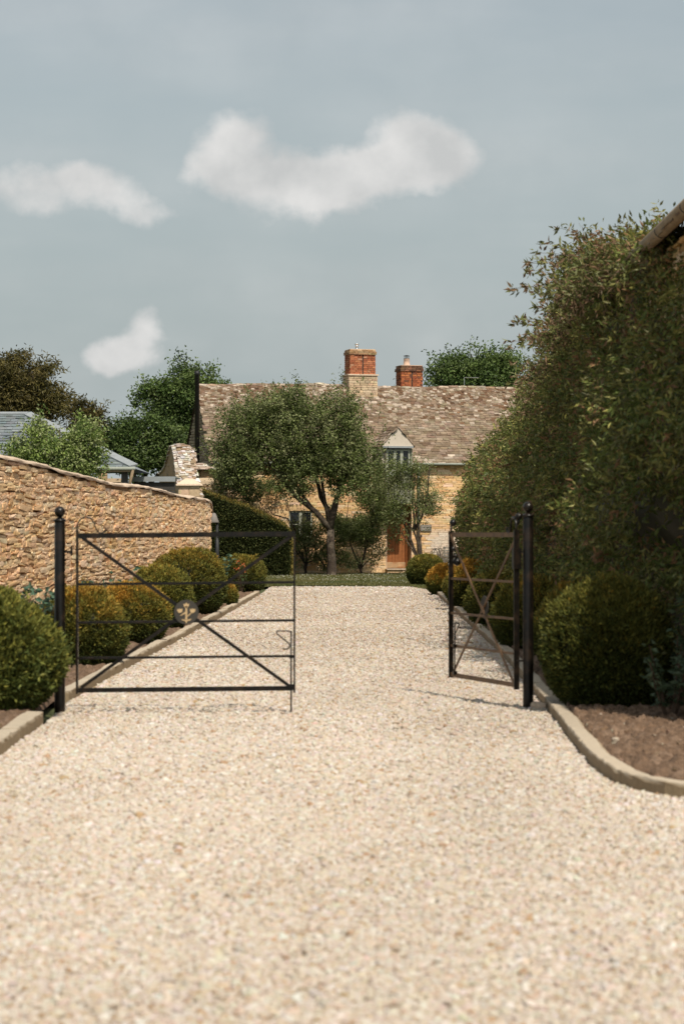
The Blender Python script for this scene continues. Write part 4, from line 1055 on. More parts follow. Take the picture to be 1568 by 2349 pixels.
# distant cottage with stone chimney
dc = empty('distant_cottage', (P(236, 0, 155)[0], 155, 0)); tag(dc, 'distant stone cottage of which the stone chimney shows between the trees', 'house')
zc1 = EYE+(1223-985)/KD*155
MB().box(-.26, .26, -.2, .2, 4.5, zc1-.35).build('chimney_shaft', M['joint'], dc); MB().box(-.30, .30, -.28, .28, zc1-.35, zc1-.2).build('chimney_cap', M['coping'], dc)
MB().box(-.20, .20, -.18, .18, zc1-.2, zc1).build('chimney_top', M['coping'], dc)
MB().add([(-3, -2.5, 2.6), (1.2, -2.5, 2.6), (1.2, 2.5, 2.6), (-3, 2.5, 2.6), (-3, 0, 4.7), (1.2, 0, 4.7)], [(0, 1, 5, 4), (2, 3, 4, 5), (3, 0, 4), (1, 2, 5)]).build('roof', M['gutterstone'], dc)
MB().box(-2.9, 1.1, -2.4, 2.4, 0, 2.6).build('wall', M['coping'], dc)

# ------------------------------------------------------------------ right building under the creeper
X3 = 3.20
rb = empty('creeper_clad_barn', (X3, 19, 0)); tag(rb, 'stone barn at the right edge, its wall end and gutter showing above the creeper', 'barn')
BE = 4.42; ly = 15.0
rc = courses(0, 9.5, 0, BE-.1, (.08, .15), (.18, .45))
stone_face('side_wall', rc, rb, (0, 0, 0), (0, 1, 0), (-1, 0, 0), depth=.14, proud=.012, gap=.012, k=.45, jit=.08)
gr = courses(0, 5.0, 0, 6.9, (.1, .16), (.2, .5), top=lambda u: BE+min(u, 5-u)*1.0-.1)
stone_face('end_wall', gr, rb, (0, 0, 0), (1, 0, 0), (0, -1, 0), depth=.14, proud=.012, gap=.012, k=.45, jit=.08)
MB().prism([(.05, 0), (4.95, 0), (4.95, BE-.05), (2.5, BE+2.35), (.05, BE-.05)], .05, ly).build('wall_core', M['joint'], rb)
upb = unit(np.array([2.6, 0, 2.6])); nb_ = unit(np.array([-1, 0, 1.]))
def bp2(u, s, n): return rpal(u, s*.5, n)
slates('roof', rb, (-.14, ly+.1, BE-.06), (0, -1, 0), upb, nb_, ly+.2, 3.7, .22, .14, .35, .25, bp2)
MB().add([(-.13, -.1, BE-.09), (-.13, ly+.1, BE-.09), (2.5, ly+.1, BE+2.5), (2.5, -.1, BE+2.5), (5.1, -.1, BE-.09), (5.1, ly+.1, BE-.09)], [(0, 1, 2, 3), (3, 2, 5, 4)]).build('roof_bed', M['underslate'], rb)
mb = MB().tube([(-.17, -.1, BE-.02), (-.17, ly, BE-.02)], .072, 14); mb.build('gutter', M['gutterstone'], rb, True)
for k in range(8):
    y_ = .6+k*1.9
    pts = [(-.17+.072*math.cos(a), y_, BE-.02+.072*math.sin(a)) for a in np.linspace(math.pi*.95, math.pi*2.05, 9)]
    MB().tube(pts, .008, 5).build('gutter_bracket', M['pipe'], rb)

# creeper and hedge
def ztop(y): return .30*(vnoise(np.stack([np.asarray(y)*1.1, 0*np.asarray(y), 0*np.asarray(y)], -1), 88)-.5)*np.clip((np.asarray(y)-26)/3, 0, 1)+np.interp(y, [19, 20.5, 23, 25, 27, 33, 38, 42, 45, 53, 60, 69, 70.5], [2.6, 3.0, 3.5, 4.1, 4.5, 4.9, 4.55, 4.4, 4.1, 3.7, 3.45, 3.05, 2.5])
def xface(y, z):
    b = 2.42+.0113*y+.5*(vnoise(np.stack([y*.30, z*.6, 0*y], -1), 31)-.5)+.40*(vnoise(np.stack([y*1.0, z*1.7, 0*y], -1), 32)-.5)
    near = np.clip((27-y)/6, 0, 1)
    zt_ = ztop(y); b = b+.75*np.clip((z-zt_*.62)/(zt_*.38), 0, 1.1)**1.6-.10
    b = b+.22*np.clip(1-np.abs(y-38)/12, 0, 1)*np.clip(z/2.5, 0, 1)
    b = b+near*.42+.10*near*np.clip(z-2.2, 0, 2)
    return b
def creeper(name, label, cat, y0, y1, n, L, W, seed, fringe, core_back):
    root = empty(name, (2.9, y0, 0)); tag(root, label, cat); off_ = np.array([2.9, y0, 0])
    ny = int((y1-y0)/.3); nz = 18
    Y, T = np.meshgrid(np.linspace(y0+.15, y1-.15, ny), np.linspace(0, 1, nz), indexing='ij')
    zt_ = ztop(Y); Z = T*(zt_-.25); round_ = np.clip((T-.8)/.2, 0, 1)**2*.15
    X = xface(Y, Z)+.14+round_+.12*vnoise(np.stack([Y*2.2, Z*2.2, 0*Y], -1), 40)
    Vf = np.stack([X, Y, Z], -1).reshape(-1, 3)
    Vb = np.stack([X*0+core_back+.0113*Y, Y, Z], -1).reshape(-1, 3)
    i = np.arange(ny-1)[:, None]*nz+np.arange(nz-1)[None]; F1 = np.stack([i, i+1, i+nz+1, i+nz], -1).reshape(-1, 4)
    nf = ny*nz; F2 = F1[:, ::-1]+nf
    a = np.arange(nz-1); e0 = np.stack([a, a+nf, a+1+nf, a+1], 1); k0 = (ny-1)*nz; e1 = np.stack([a+k0, a+1+k0, a+1+k0+nf, a+k0+nf], 1)
    b_ = np.arange(ny-1)*nz+nz-1; e2 = np.stack([b_, b_+nf, b_+nf+nz, b_+nz], 1)
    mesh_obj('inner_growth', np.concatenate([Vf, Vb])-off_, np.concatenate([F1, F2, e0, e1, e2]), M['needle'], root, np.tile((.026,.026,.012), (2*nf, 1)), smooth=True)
    # leaf sprays on face and top
    ns = n//9
    y = rng.uniform(y0, y1, ns); t = rng.uniform(0, 1, ns)**.85; z = t*ztop(y)
    top = rng.uniform(0, 1, ns) < fringe
    z = np.where(top, ztop(y)+rng.normal(-.1, .14, ns), z)
    x = xface(y, z)+rng.uniform(-.12, .22, ns)+np.where(top, rng.uniform(-.45, .45, ns), 0)
    lum = vnoise(np.stack([y*1.6, z*1.6, 0*y], -1), seed)
    kp = (vnoise(np.stack([y*1.9, z*2.6, 0*y], -1), seed+9)+rng.normal(0, .10, ns) > .36) | top; y, z, x, lum, top = y[kp], z[kp], x[kp], lum[kp], top[kp]; ns = len(y)
    sd_ = unit(np.stack([-.7+rng.normal(0, .4, ns), rng.normal(-.25, .5, ns), rng.normal(.15, .5, ns)+top*.6], 1))
    sl_ = rng.uniform(.10, .30, ns)
    i = np.repeat(np.arange(ns), 9); m_ = len(i); tt = rng.uniform(0, 1, m_)
    p_ = np.stack([x, y, z], 1)[i]+sd_[i]*(tt*sl_[i])[:, None]+rng.normal(0, .03, (m_, 3))
    d_ = unit(sd_[i]*.6+rdir(m_)*.9+np.array([-.1, -.15, -.25]))
    base = np.array([(.095,.125,.030), (.14,.165,.042), (.13,.125,.042), (.25,.24,.07)])[rng.integers(0, 4, ns)]
    br = np.array((.26,.15,.075)); f = (rng.uniform(0, 1, ns) < .06+.09*(lum > .6))[:, None]
    c = np.where(f, br, base)[i]*(1+rng.normal(0, .22, (m_, 1)))
    ok = p_[:, 2] > .05
    leafmesh('foliage', (p_-off_)[ok], d_[ok], (rng.uniform(.6, 1.3, m_)*L)[ok], W, c[ok], root)
    return root, off_
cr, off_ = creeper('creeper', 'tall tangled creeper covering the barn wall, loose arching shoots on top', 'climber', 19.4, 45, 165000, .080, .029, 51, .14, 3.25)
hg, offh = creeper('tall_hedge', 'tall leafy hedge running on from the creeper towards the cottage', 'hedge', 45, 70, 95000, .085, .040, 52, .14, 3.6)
# arching shoots and seed heads above the creeper
mb = MB(); LP = []; LD = []; SP = []; SD = []
for i in range(190):
    y = rng.uniform(26, 46) if i > 60 else rng.uniform(29, 44); z = float(ztop(y))-rng.uniform(.1, .6); x = float(xface(np.array(y), np.array(z)))+rng.uniform(-.1, .2)
    ln = rng.uniform(.25, .5) if i > 60 else rng.uniform(.55, 1.05); d = unit(np.array([-rng.uniform(.5, .9), rng.normal(-.1, .35), rng.uniform(.25, .75)]))
    pts = []
    for k in range(7):
        t = k/6; pts.append(np.array([x, y, z])+d*ln*t+np.array([-.12*t*t, 0, -.28*ln*t*t]))
    mb.tube([q_-off_ for q_ in pts], [.006, .006, .005, .005, .004, .003, .002], 4)
    for k in range(2, 7):
        for s_ in range(9):
            LP.append(pts[k]+rng.normal(0, .025, 3)); LD.append(d*.4+rdir(1)[0]*.9+np.array([-.2, 0, -.25]))
    if rng.uniform() < .5:
        for s_ in range(14):
            SP.append(pts[4]+rng.normal(0, .035, 3)); SD.append(np.array([0, 0, 1.])*rng.choice([-1, 1])+rng.normal(0, .25, 3))
tag(mb.build('arching_stems', M['twig'], cr), kind='stuff')
LP = np.array(LP); LD = np.array(LD); n = len(LP)
leafmesh('shoot_leaves', LP-off_, LD, rng.uniform(.07, .13, n), .034, np.array([(.17,.18,.06), (.13,.14,.045), (.26,.17,.10)])[rng.integers(0, 3, n)]*(1+rng.normal(0, .2, (n, 1))), cr)
# tassels of seed pods in the sunlit upper face
m0 = 260; y = rng.uniform(25, 50, m0); z = ztop(y)-np.abs(rng.normal(0, .9, m0)); x = xface(y, z)+rng.uniform(-.12, .02, m0)
i = np.repeat(np.arange(m0), 14); q_ = np.stack([x, y, z], 1)[i]+rng.normal(0, 1, (len(i), 3))*np.array([.05, .06, .10])
SP = np.concatenate([np.array(SP), q_]); SD = np.concatenate([np.array(SD), np.tile((0, 0, -1.), (len(q_), 1))+rng.normal(0, .3, (len(q_), 3))]); n = len(SP)
leafmesh('seed_tassels', SP-off_, SD, rng.uniform(.05, .11, n), .012, np.array([(.26,.17,.10), (.30,.21,.12), (.20,.13,.08)])[rng.integers(0, 3, n)], cr)

# wedge hedge at the end of the left bed
def wedge():
    Y0 = 92.6; root = empty('clipped_hedge', (-3.4, Y0, 0)); tag(root, 'dark clipped yew hedge with sloping top before the left end of the cottage', 'hedge')
    xs = np.array([P(x, 0, Y0)[0] for x in (455, 500, 560, 610, 650, 664)]); zs = np.array([P(0, y, Y0)[2] for y in (1126, 1143, 1163, 1188, 1208, 1222)])
    top = lambda x: np.interp(x, xs, zs)
    n = 15000; x = rng.uniform(xs[0], xs[-1], n); z = rng.uniform(0, 1, n)*top(x); y = np.full(n, Y0)-.1*rng.uniform(0, 1, n)
    k = rng.uniform(0, 1, n); tp = k < .25; sd_ = (k > .25) & (k < .33)
    z = np.where(tp, top(x)+rng.normal(0, .03, n), z); y = np.where(tp, Y0+rng.uniform(0, 1.6, n), y)
    x = np.where(sd_, xs[-1]+rng.normal(0, .02, n), x); y = np.where(sd_, Y0+rng.uniform(0, 1.6, n), y); z = np.where(sd_, rng.uniform(0, 1, n)*zs[-1], z)
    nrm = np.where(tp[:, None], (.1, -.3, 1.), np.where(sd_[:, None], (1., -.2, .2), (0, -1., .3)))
    c = np.where((tp | sd_)[:, None], np.array((.21,.16,.04)), np.array((.055,.068,.022)))*(1+rng.normal(0, .35, (n, 1)))  # leaves on top and right end coloured lighter as if sunlit
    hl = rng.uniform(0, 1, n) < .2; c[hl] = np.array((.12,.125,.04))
    p_ = np.stack([x, y, z], 1)-np.array([-3.4, Y0, 0])
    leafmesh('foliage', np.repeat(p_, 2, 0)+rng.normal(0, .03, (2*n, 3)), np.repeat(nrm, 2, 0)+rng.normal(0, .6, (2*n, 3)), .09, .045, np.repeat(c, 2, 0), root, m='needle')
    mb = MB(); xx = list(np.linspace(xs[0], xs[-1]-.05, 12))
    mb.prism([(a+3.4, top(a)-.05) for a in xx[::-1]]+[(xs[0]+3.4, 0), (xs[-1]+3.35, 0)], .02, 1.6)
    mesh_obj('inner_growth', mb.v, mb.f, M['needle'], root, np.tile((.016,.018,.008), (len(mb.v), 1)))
wedge()

# ------------------------------------------------------------------ lawn
lawn = [(-4.5, 76.2), (-2.1, 75.2), (-1.2, 77.0), (0, 76.6), (1.2, 76.2), (1.95, 75.6), (2.1, 73.0), (2.6, 70.5), (6, 70), (14, 75), (14, 104), (-14, 104), (-14, 76)]
flat('lawn', lawn, .02, 'lawn')
def inpoly(p, poly):
    x, y = p[:, 0], p[:, 1]; c = np.zeros(len(p), bool); n = len(poly)
    for i in range(n):
        x0, y0 = poly[i]; x1, y1 = poly[(i+1) % n]
        c ^= ((y0 > y) != (y1 > y)) & (x < (x1-x0)*(y-y0)/((y1-y0) or 1e-9)+x0)
    return c
n = 90000; p = np.c_[rng.uniform(-3.5, 6, n), 70+30*rng.uniform(0, 1, n)**1.2]; p = p[inpoly(p, lawn)]; n = len(p)
nz = vnoise(np.c_[p*.8, np.zeros(n)], 61)[:, None]
c = np.array((.085,.105,.03))*(1-nz)+np.array((.20,.175,.065))*nz; c = c*(1+rng.normal(0, .2, (n, 1)))
g = leafmesh('grass', np.c_[p, np.full(n, .02)], rdir(n)*np.array([.6, .6, .2])+np.array([0, 0, 1.]), rng.uniform(.03, .08, n), .03, c, None)
tag(g, 'short lawn grass in front of the cottage', 'grass', kind='stuff')
n = 1700; p = np.c_[rng.uniform(-2.5, 5, n), rng.uniform(78, 96, n)]; k = vnoise(np.c_[p*.35, np.zeros(n)], 63) > .42; p = p[k]; n = len(p)
g = leafmesh('daisies', np.c_[p, np.full(n, .085)], rdir(n)*np.array([1, 1, .25]), .026, .026, np.tile((.62,.60,.50), (n, 1)), None, m='petal')
tag(g, 'scattered tiny white daisies on the lawn', 'daisies', kind='stuff')

# ------------------------------------------------------------------ trees
APP = np.array([(.12,.155,.043), (.165,.20,.060), (.235,.26,.11), (.08,.105,.028), (.20,.21,.095)])
ty = 93.5; tb = P(760, 1325, ty); s1 = KD/ty
def E(xd, yd, rx, rz, dy=0, ry=None, base=None, Y=ty):
    b = base if base is not None else tb
    q = P(xd, yd, Y); return (q[0]-b[0], dy, q[2], rx/(KD/Y), (ry or rx)/(KD/Y)*.8, rz/(KD/Y))
A = lambda xd, yd, dy=0, Y=ty, b=None: (P(xd, yd, Y)[0]-(b if b is not None else tb)[0], dy, P(xd, yd, Y)[2])
ell = [E(700, 1010, 130, 95), E(590, 1020, 95, 80), E(800, 1010, 85, 85), E(690, 1080, 130, 55), E(550, 1060, 60, 55), E(790, 1090, 80, 55), E(700, 950, 110, 50),
       E(840, 960, 50, 50), E(840, 1060, 50, 62), E(850, 1000, 45, 50), E(650, 950, 80, 45), E(570, 965, 60, 40), E(800, 935, 50, 35), E(740, 1120, 50, 25), E(670, 1115, 60, 28), E(780, 1135, 45, 28), E(835, 1120, 40, 30), E(545, 1085, 45, 28), E(532, 1040, 42, 48), E(560, 1105, 42, 26), E(600, 1125, 35, 18)]
limbs = [[A(757, 1215), A(725, 1175, -.1), A(680, 1140, -.1), A(650, 1105, -.2), A(625, 1070, -.2), A(590, 1040)],
         [A(757, 1215), A(762, 1180), A(768, 1150), A(790, 1100, .3), A(815, 1050, .4), A(830, 1000, .4)],
         [A(757, 1215), A(752, 1170, .2), A(735, 1140, .3), A(725, 1090, .3), A(715, 1030, .3), A(710, 970, .3)]]
tree('apple_tree', 'large spreading apple tree with a dark trunk on the lawn before the cottage', (tb[0], ty, 0), A(757, 1215)[2], .155, ell, 2100, 30, .090, .054, APP, up=.8, slen=(.25, .95), gapf=1.1, limbs=3, twigs=120, limb_pts=limbs, spread=.075, lean=(-.03, 0))
# wispy upright shoots above its crown
r = [o for o in D.objects if o.name.startswith('apple_tree')][0]
LP = []; LD = []
for (x_, y_, hh) in ((714, 905, 28), (662, 915, 20), (600, 940, 22), (560, 960, 18), (755, 905, 22), (800, 905, 18), (850, 920, 18), (640, 930, 20), (690, 915, 18), (780, 900, 16), (868, 940, 20), (515, 1000, 14), (530, 975, 16), (880, 975, 14)):
    a0 = np.array(A(x_, y_+22)); a1 = np.array(A(x_+rng.normal(0, 3), y_-hh*.9)); MB().tube([a0, (a0+a1)/2+rng.normal(0, .03, 3), a1], [.014, .01, .005], 4).build('water_shoot', M['twig'], r)
    for k in range(26): t = rng.uniform(0, 1); LP.append(a0+(a1-a0)*t+rng.normal(0, .045, 3)); LD.append(rdir(1)[0]+np.array([0, 0, .5]))
LP = np.array(LP); leafmesh('shoot_leaves', LP, np.array(LD), .075, .042, APP[rng.integers(0, 5, len(LP))], r)

# climbing shrubs on the facade
def wallshrub(name, label, Yb, ells, shoots, leaves, cols=APP, L=.07, cat='shrub', group=None, bx=None, stem=None, twigs=40, spread=.08, r0=.05, th=.4):
    b = P(bx, 1320, Yb); ee = [E(*e, base=b, Y=Yb) for e in ells]
    return tree(name, label, (b[0], Yb, 0), th, r0, ee, shoots, leaves, L, L*.58, cols, up=.7, slen=(.15, .4), limbs=7, twigs=twigs, spread=spread, cat=cat, group=group,
                limb_pts=[[A(x_, y_, 0, Yb, b) for x_, y_ in q_] for q_ in stem] if stem else None)
wallshrub('trained_fruit_tree', 'leafy trained fruit tree on the wall between the apple trunk and the door', 96.6, [(815, 1190, 50, 60), (840, 1230, 40, 40), (800, 1260, 45, 30), (850, 1170, 35, 50), (780, 1200, 40, 45), (850, 1120, 45, 50), (870, 1160, 30, 45), (790, 1280, 45, 25), (850, 1270, 30, 30), (810, 1220, 60, 50)], 950, 26, bx=828, twigs=60, stem=[[(824, 1305), (815, 1280), (800, 1240), (795, 1190), (800, 1140)]], th=.25)
wallshrub('small_apple_tree', 'small leaning apple tree with a thin curved trunk right of the door', 94.8, [(900, 1110, 45, 45), (935, 1130, 40, 50), (900, 1230, 30, 32), (915, 1175, 45, 40), (975, 1110, 22, 45), (960, 1160, 35, 35), (985, 1170, 25, 20), (945, 1080, 40, 25), (880, 1060, 28, 30), (1005, 1140, 22, 12), (975, 1210, 12, 18)], 430, 24, bx=968, twigs=80, r0=.075, th=.15,
          stem=[[(968, 1300), (966, 1280), (958, 1245), (948, 1218), (930, 1195), (915, 1180), (905, 1140)], [(948, 1218), (950, 1190), (945, 1150), (950, 1100), (950, 1060)], [(948, 1218), (965, 1190), (978, 1150), (983, 1090), (985, 1070)]], spread=.07)
wallshrub('trained_fruit_tree', 'thin trained fruit tree with bare stems under the ground-floor window', 96.9, [(700, 1210, 30, 40), (640, 1130, 45, 28), (690, 1250, 45, 30), (730, 1240, 30, 40), (600, 1120, 50, 22), (745, 1290, 30, 25), (735, 1255, 35, 45), (690, 1290, 35, 20)], 380, 24, bx=700, twigs=60, stem=[[(700, 1310), (705, 1290), (700, 1255), (672, 1240), (655, 1220)], [(745, 1300), (725, 1270), (720, 1240), (722, 1200)], [(700, 1255), (660, 1190), (625, 1180), (615, 1165), (640, 1150)]], spread=.06)
wallshrub('trained_fruit_tree', 'leafy trained tree on the left end of the cottage front by a black downpipe', 96.0, [(520, 1090, 35, 25), (550, 1110, 45, 22), (508, 1125, 14, 26), (575, 1140, 35, 22), (510, 1150, 12, 16), (540, 1075, 40, 25)], 300, 24, bx=508, twigs=50, stem=[[(508, 1310), (510, 1250), (506, 1190), (505, 1130), (515, 1090)], [(506, 1190), (575, 1160), (560, 1130), (550, 1105)]], spread=.06)
wallshrub('wall_shrub', 'glossy dark shrub on the cottage front beside the far end of the tall hedge', 97.6, [(1060, 1190, 14, 28), (1066, 1160, 12, 22), (1050, 1145, 22, 8), (1070, 1195, 10, 30), (1078, 1170, 14, 45)], 150, 22, bx=1072, twigs=20, spread=.06)

# background trees
OAK = np.array([(.08,.13,.032), (.115,.17,.046), (.155,.21,.065), (.05,.08,.022)])
def bgtree(name, label, Y, bx, ells, shoots, leaves, L, cols, th=3.0, r0=.22, up=.3, slen=(.3, .9), twigs=40, spread=.16, droop=0., limbs=10, group='trees on the skyline', w=.6):
    b = P(bx, 1300, Y); ee = [E(*e, base=b, Y=Y) for e in ells]
    return tree(name, label, (b[0], Y, 0), th, r0, ee, shoots, leaves, L, L*w, cols, up=up, slen=slen, limbs=limbs, twigs=twigs, spread=spread, droop=droop, group=group)
bgtree('oak_tree', 'tall loose-crowned green tree rising behind the black flue pipe', 140, 440, [(420, 900, 50, 45), (370, 920, 38, 32), (470, 890, 35, 45), (330, 930, 22, 20), (400, 960, 55, 35), (490, 880, 25, 30), (430, 990, 50, 40), (445, 860, 16, 20), (415, 850, 10, 22), (475, 850, 10, 22), (510, 885, 12, 8), (345, 900, 25, 15), (460, 1040, 40, 30)], 620, 34, .17, OAK, th=5.5, r0=.28, spread=.17, twigs=90)
bgtree('oak_tree', 'lower dark green tree between the distant stone chimney and the swept wall', 132, 320, [(300, 1020, 50, 38), (260, 1010, 22, 30), (350, 1010, 45, 35), (385, 1040, 35, 35), (320, 1060, 60, 25), (270, 990, 12, 14), (310, 985, 12, 12), (345, 980, 14, 10), (250, 1030, 14, 30)], 480, 34, .17, OAK*.85, th=3.5, r0=.25, spread=.18, twigs=60)
CED = np.array([(.085,.075,.022), (.115,.098,.028), (.055,.052,.016), (.15,.12,.04)])
bgtree('cypress_tree', 'big rounded bronze-green conifer with drooping sprays at the left edge', 120, 40, [(40, 900, 75, 75), (100, 890, 42, 55), (0, 880, 60, 65), (140, 895, 22, 35), (60, 860, 60, 42), (110, 935, 45, 35), (152, 875, 10, 25), (30, 960, 70, 40), (160, 960, 20, 30)], 900, 32, .22, CED, th=3.0, r0=.35, up=.2, spread=.15, droop=.35, w=.28)
bgtree('cypress_tree', 'sparse bronze conifer top with spiky drooping tips right of the rounded conifer', 118, 190, [(190, 965, 14, 24), (207, 952, 9, 22), (222, 955, 8, 18), (190, 930, 8, 16), (180, 1000, 35, 30), (215, 985, 14, 20), (168, 945, 12, 14)], 170, 30, .2, CED, th=3.0, r0=.2, up=.8, spread=.11, droop=.3, w=.28)
LIME = np.array([(.20,.27,.065), (.27,.33,.11), (.33,.37,.17), (.11,.17,.04)])
bgtree('young_tree', 'bright green bushy young tree rising behind the rubble wall', 62, 140, [(140, 1010, 85, 45), (110, 1050, 90, 30), (190, 1020, 45, 50), (130, 970, 40, 35), (50, 1030, 30, 22), (100, 985, 30, 30), (215, 1060, 28, 40), (150, 1080, 80, 25), (95, 955, 12, 14), (170, 950, 20, 25)], 560, 30, .075, LIME, th=1.8, r0=.09, up=.5, slen=(.12, .4), spread=.07)
bgtree('oak_tree', 'dense dark green tree behind the roof at the right, between the chimneys and the creeper', 150, 1090, [(1040, 860, 55, 32), (1110, 850, 60, 35), (1160, 860, 38, 40), (1085, 820, 22, 14), (1030, 835, 40, 22), (1140, 825, 25, 15), (1000, 860, 28, 25), (1180, 850, 18, 30), (1090, 880, 90, 20), (910, 880, 16, 10), (900, 882, 10, 8), (1100, 960, 60, 60)], 620, 34, .18, OAK*1.0, th=5.5, r0=.3, spread=.2, twigs=40)

# ------------------------------------------------------------------ world, sun, camera
SUN_AZ, SUN_EL = 22, 55
s = Vector((math.sin(R(SUN_AZ))*math.cos(R(SUN_EL)), -math.cos(R(SUN_AZ))*math.cos(R(SUN_EL)), math.sin(R(SUN_EL))))
sun = D.lights.new('sun', 'SUN'); sun.energy = 4.1; sun.angle = R(.55); sun.color = (1, .91, .78)
so = D.objects.new('sun', sun); COL.objects.link(so); so.rotation_euler = s.to_track_quat('Z', 'Y').to_euler(); so.location = (10, -20, 40)

w = D.worlds.new('World'); S.world = w; w.use_nodes = True
nt = w.node_tree; N, L = nt.nodes, nt.links; N.clear()
wo = N.new('ShaderNodeOutputWorld'); bg = N.new('ShaderNodeBackground'); sky = N.new('ShaderNodeTexSky')
sky.sky_type = 'NISHITA'; sky.sun_disc = False; sky.sun_elevation = R(SUN_EL); sky.sun_rotation = R(180-SUN_AZ); sky.dust_density = 2.6; sky.ozone_density = 1.5
bg.inputs['Strength'].default_value = .114
hs = N.new('ShaderNodeHueSaturation'); hs.inputs['Saturation'].default_value = .42; L.new(sky.outputs[0], hs.inputs['Color'])
tint = N.new('ShaderNodeVectorMath'); tint.operation = 'MULTIPLY'; tint.inputs[1].default_value = (.93, .98, .94); L.new(hs.outputs[0], tint.inputs[0])
TINT = tint.outputs[0]
tc = N.new('ShaderNodeTexCoord'); sx_ = N.new('ShaderNodeSeparateXYZ'); L.new(tc.outputs['Generated'], sx_.inputs[0])
def mth(op, a, b=None, c=None):
    m_ = N.new('ShaderNodeMath'); m_.operation = op
    for i, v_ in enumerate((a, b, c)):
        if v_ is None: continue
        if hasattr(v_, 'is_linked'): L.new(v_, m_.inputs[i])
        else: m_.inputs[i].default_value = v_
    return m_.outputs[0]
hzf = mth('MULTIPLY', mth('MINIMUM', mth('MAXIMUM', mth('SUBTRACT', 1.0, mth('DIVIDE', sx_.outputs[2], .22)), 0.0), 1.0), .95)
hz = N.new('ShaderNodeMix'); hz.data_type = 'RGBA'; L.new(hzf, hz.inputs['Factor']); L.new(TINT, hz.inputs['A']); hz.inputs['B'].default_value = (3.55, 4.10, 4.22, 1); TINT = hz.outputs['Result']
ym = mth('MAXIMUM', sx_.outputs[1], .02)
cu = mth('DIVIDE', sx_.outputs[0], ym); cv = mth('DIVIDE', sx_.outputs[2], ym)
cb = N.new('ShaderNodeCombineXYZ'); L.new(cu, cb.inputs[0]); L.new(cv, cb.inputs[1])
wn = N.new('ShaderNodeTexNoise'); wn.inputs['Scale'].default_value = 28; wn.inputs['Detail'].default_value = 5; L.new(cb.outputs[0], wn.inputs['Vector'])
wv_ = N.new('ShaderNodeVectorMath'); wv_.operation = 'MULTIPLY_ADD'; wv_.inputs[1].default_value = (.017, .017, 0); wv_.inputs[2].default_value = (-.0085, -.0085, 0); L.new(wn.outputs['Color'], wv_.inputs[0])
wn2 = N.new('ShaderNodeTexNoise'); wn2.inputs['Scale'].default_value = 95; wn2.inputs['Detail'].default_value = 5; L.new(cb.outputs[0], wn2.inputs['Vector'])
wv2 = N.new('ShaderNodeVectorMath'); wv2.operation = 'MULTIPLY_ADD'; wv2.inputs[1].default_value = (.011, .011, 0); L.new(wn2.outputs['Color'], wv2.inputs[0]); L.new(cb.outputs[0], wv2.inputs[2])
wa = N.new('ShaderNodeVectorMath'); wa.operation = 'ADD'; L.new(wv2.outputs[0], wa.inputs[0]); L.new(wv_.outputs[0], wa.inputs[1])
wb = N.new('ShaderNodeVectorMath'); wb.operation = 'ADD'; wb.inputs[1].default_value = (-.0055, -.0055, 0); L.new(wa.outputs[0], wb.inputs[0]); wa = wb
blobs = [(535, 300, 75, 60, 1), (500, 360, 70, 55, .9), (560, 400, 110, 65, .95), (700, 425, 130, 62, 1.2), (820, 425, 120, 58, 1), (950, 320, 100, 80, 1.2), (1035, 350, 70, 80, .9), (920, 390, 120, 60, .8),
         (30, 420, 95, 60, .85), (165, 400, 70, 50, .85), (250, 440, 100, 48, .95), (345, 482, 65, 28, .8), (90, 480, 60, 35, .55),
         (265, 815, 62, 48, 1.0), (325, 785, 55, 48, .95), (285, 835, 75, 40, .9), (335, 735, 34, 28, .6), (570, 500, 60, 25, .25)]
tot = None
for (x_, y_, rx, ry, wgt) in blobs:
    c_ = ((x_-784)/KD, (1223-y_)/KD, 0)
    sb = N.new('ShaderNodeVectorMath'); sb.operation = 'SUBTRACT'; L.new(wa.outputs[0], sb.inputs[0]); sb.inputs[1].default_value = c_
    ml = N.new('ShaderNodeVectorMath'); ml.operation = 'MULTIPLY'; L.new(sb.outputs[0], ml.inputs[0]); ml.inputs[1].default_value = (KD/rx, KD/ry, 0)
    dt = N.new('ShaderNodeVectorMath'); dt.operation = 'DOT_PRODUCT'; L.new(ml.outputs[0], dt.inputs[0]); L.new(ml.outputs[0], dt.inputs[1])
    ex = mth('EXPONENT', mth('MULTIPLY', dt.outputs['Value'], -1.0)); ex = mth('MULTIPLY', ex, wgt)
    tot = ex if tot is None else mth('ADD', tot, ex)
n3 = N.new('ShaderNodeTexNoise'); n3.inputs['Scale'].default_value = 38; n3.inputs['Detail'].default_value = 8; n3.inputs['Roughness'].default_value = .6; L.new(cb.outputs[0], n3.inputs['Vector'])
tot = mth('ADD', tot, mth('MULTIPLY', mth('SUBTRACT', n3.outputs['Fac'], .5), 1.5))
mr = N.new('ShaderNodeMapRange'); mr.interpolation_type = 'SMOOTHSTEP'; mr.inputs[1].default_value = .12; mr.inputs[2].default_value = 1.25; L.new(tot, mr.inputs[0])
front = mth('GREATER_THAN', sx_.outputs[1], .05)
dens = mth('MULTIPLY', mth('MULTIPLY', mr.outputs[0], .92), front)
n4 = N.new('ShaderNodeTexNoise'); n4.inputs['Scale'].default_value = 9; n4.inputs['Detail'].default_value = 4
st = N.new('ShaderNodeVectorMath'); st.operation = 'MULTIPLY'; st.inputs[1].default_value = (.6, 2.2, 1); L.new(cb.outputs[0], st.inputs[0]); L.new(st.outputs[0], n4.inputs['Vector'])
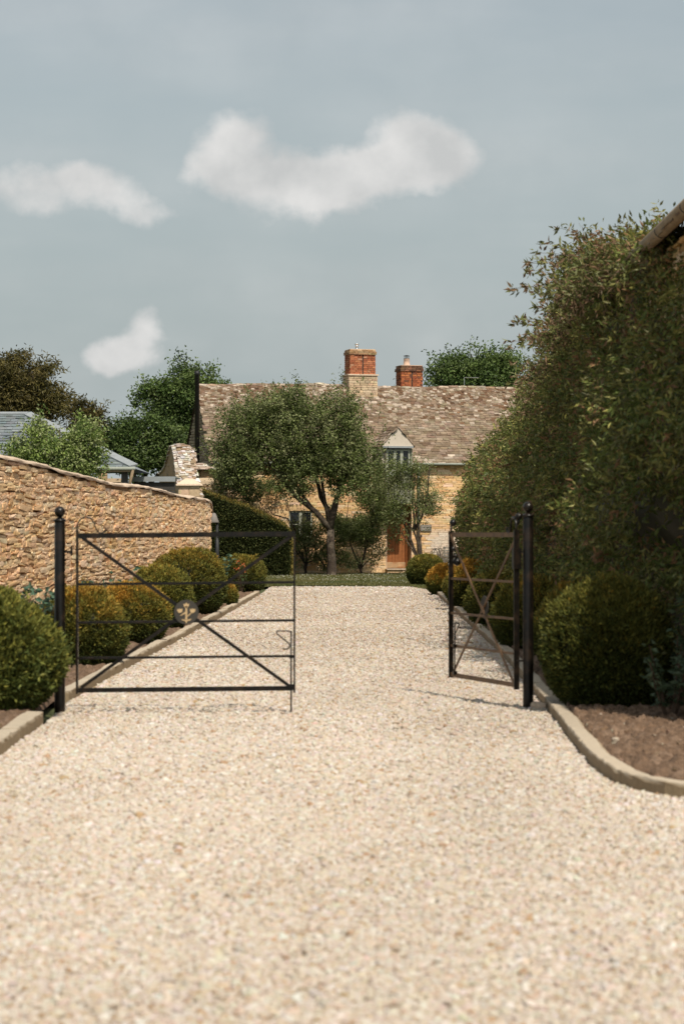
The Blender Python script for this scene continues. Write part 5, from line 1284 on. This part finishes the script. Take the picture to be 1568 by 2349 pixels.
wisp = N.new('ShaderNodeMapRange'); wisp.inputs[1].default_value = .35; wisp.inputs[2].default_value = .75; wisp.inputs[4].default_value = .32; L.new(n4.outputs['Fac'], wisp.inputs[0])
dens = mth('MAXIMUM', dens, mth('MULTIPLY', wisp.outputs[0], front))
cc = N.new('ShaderNodeMix'); cc.data_type = 'RGBA'; L.new(dens, cc.inputs['Factor']); L.new(TINT, cc.inputs['A']); 
n5 = N.new('ShaderNodeTexNoise'); n5.inputs['Scale'].default_value = 32; n5.inputs['Detail'].default_value = 6; o5 = N.new('ShaderNodeVectorMath'); o5.operation = 'ADD'; o5.inputs[1].default_value = (.006, .011, 3.0); L.new(cb.outputs[0], o5.inputs[0]); L.new(o5.outputs[0], n5.inputs['Vector'])
c5 = N.new('ShaderNodeMapRange'); c5.inputs[1].default_value = .35; c5.inputs[2].default_value = .65; L.new(n5.outputs['Fac'], c5.inputs[0])
cm = N.new('ShaderNodeMix'); cm.data_type = 'RGBA'; L.new(c5.outputs[0], cm.inputs['Factor']); cm.inputs['A'].default_value = (5.1, 5.15, 5.1, 1); cm.inputs['B'].default_value = (6.9, 6.8, 6.65, 1); L.new(cm.outputs['Result'], cc.inputs['B'])
L.new(cc.outputs['Result'], bg.inputs['Color']); L.new(bg.outputs[0], wo.inputs[0])

cam = D.cameras.new('camera'); co = D.objects.new('camera', cam); COL.objects.link(co); S.camera = co
co.location = (0, 0, EYE); co.rotation_euler = (R(90), 0, 0)
cam.sensor_fit = 'VERTICAL'; cam.sensor_height = 36; cam.sensor_width = 24; cam.lens = 8000/3068*36; cam.shift_y = 63/3068
cam.clip_end = 4000; cam.clip_start = .1
cam.dof.use_dof = True; cam.dof.focus_distance = 92; cam.dof.aperture_fstop = 4.4
S.view_settings.view_transform = 'Standard'; S.view_settings.look = 'None'; S.view_settings.exposure = 0; S.view_settings.gamma = 1
S.render.engine = 'CYCLES'; S.cycles.use_denoising = True; S.cycles.max_bounces = 6; S.cycles.transparent_max_bounces = 4
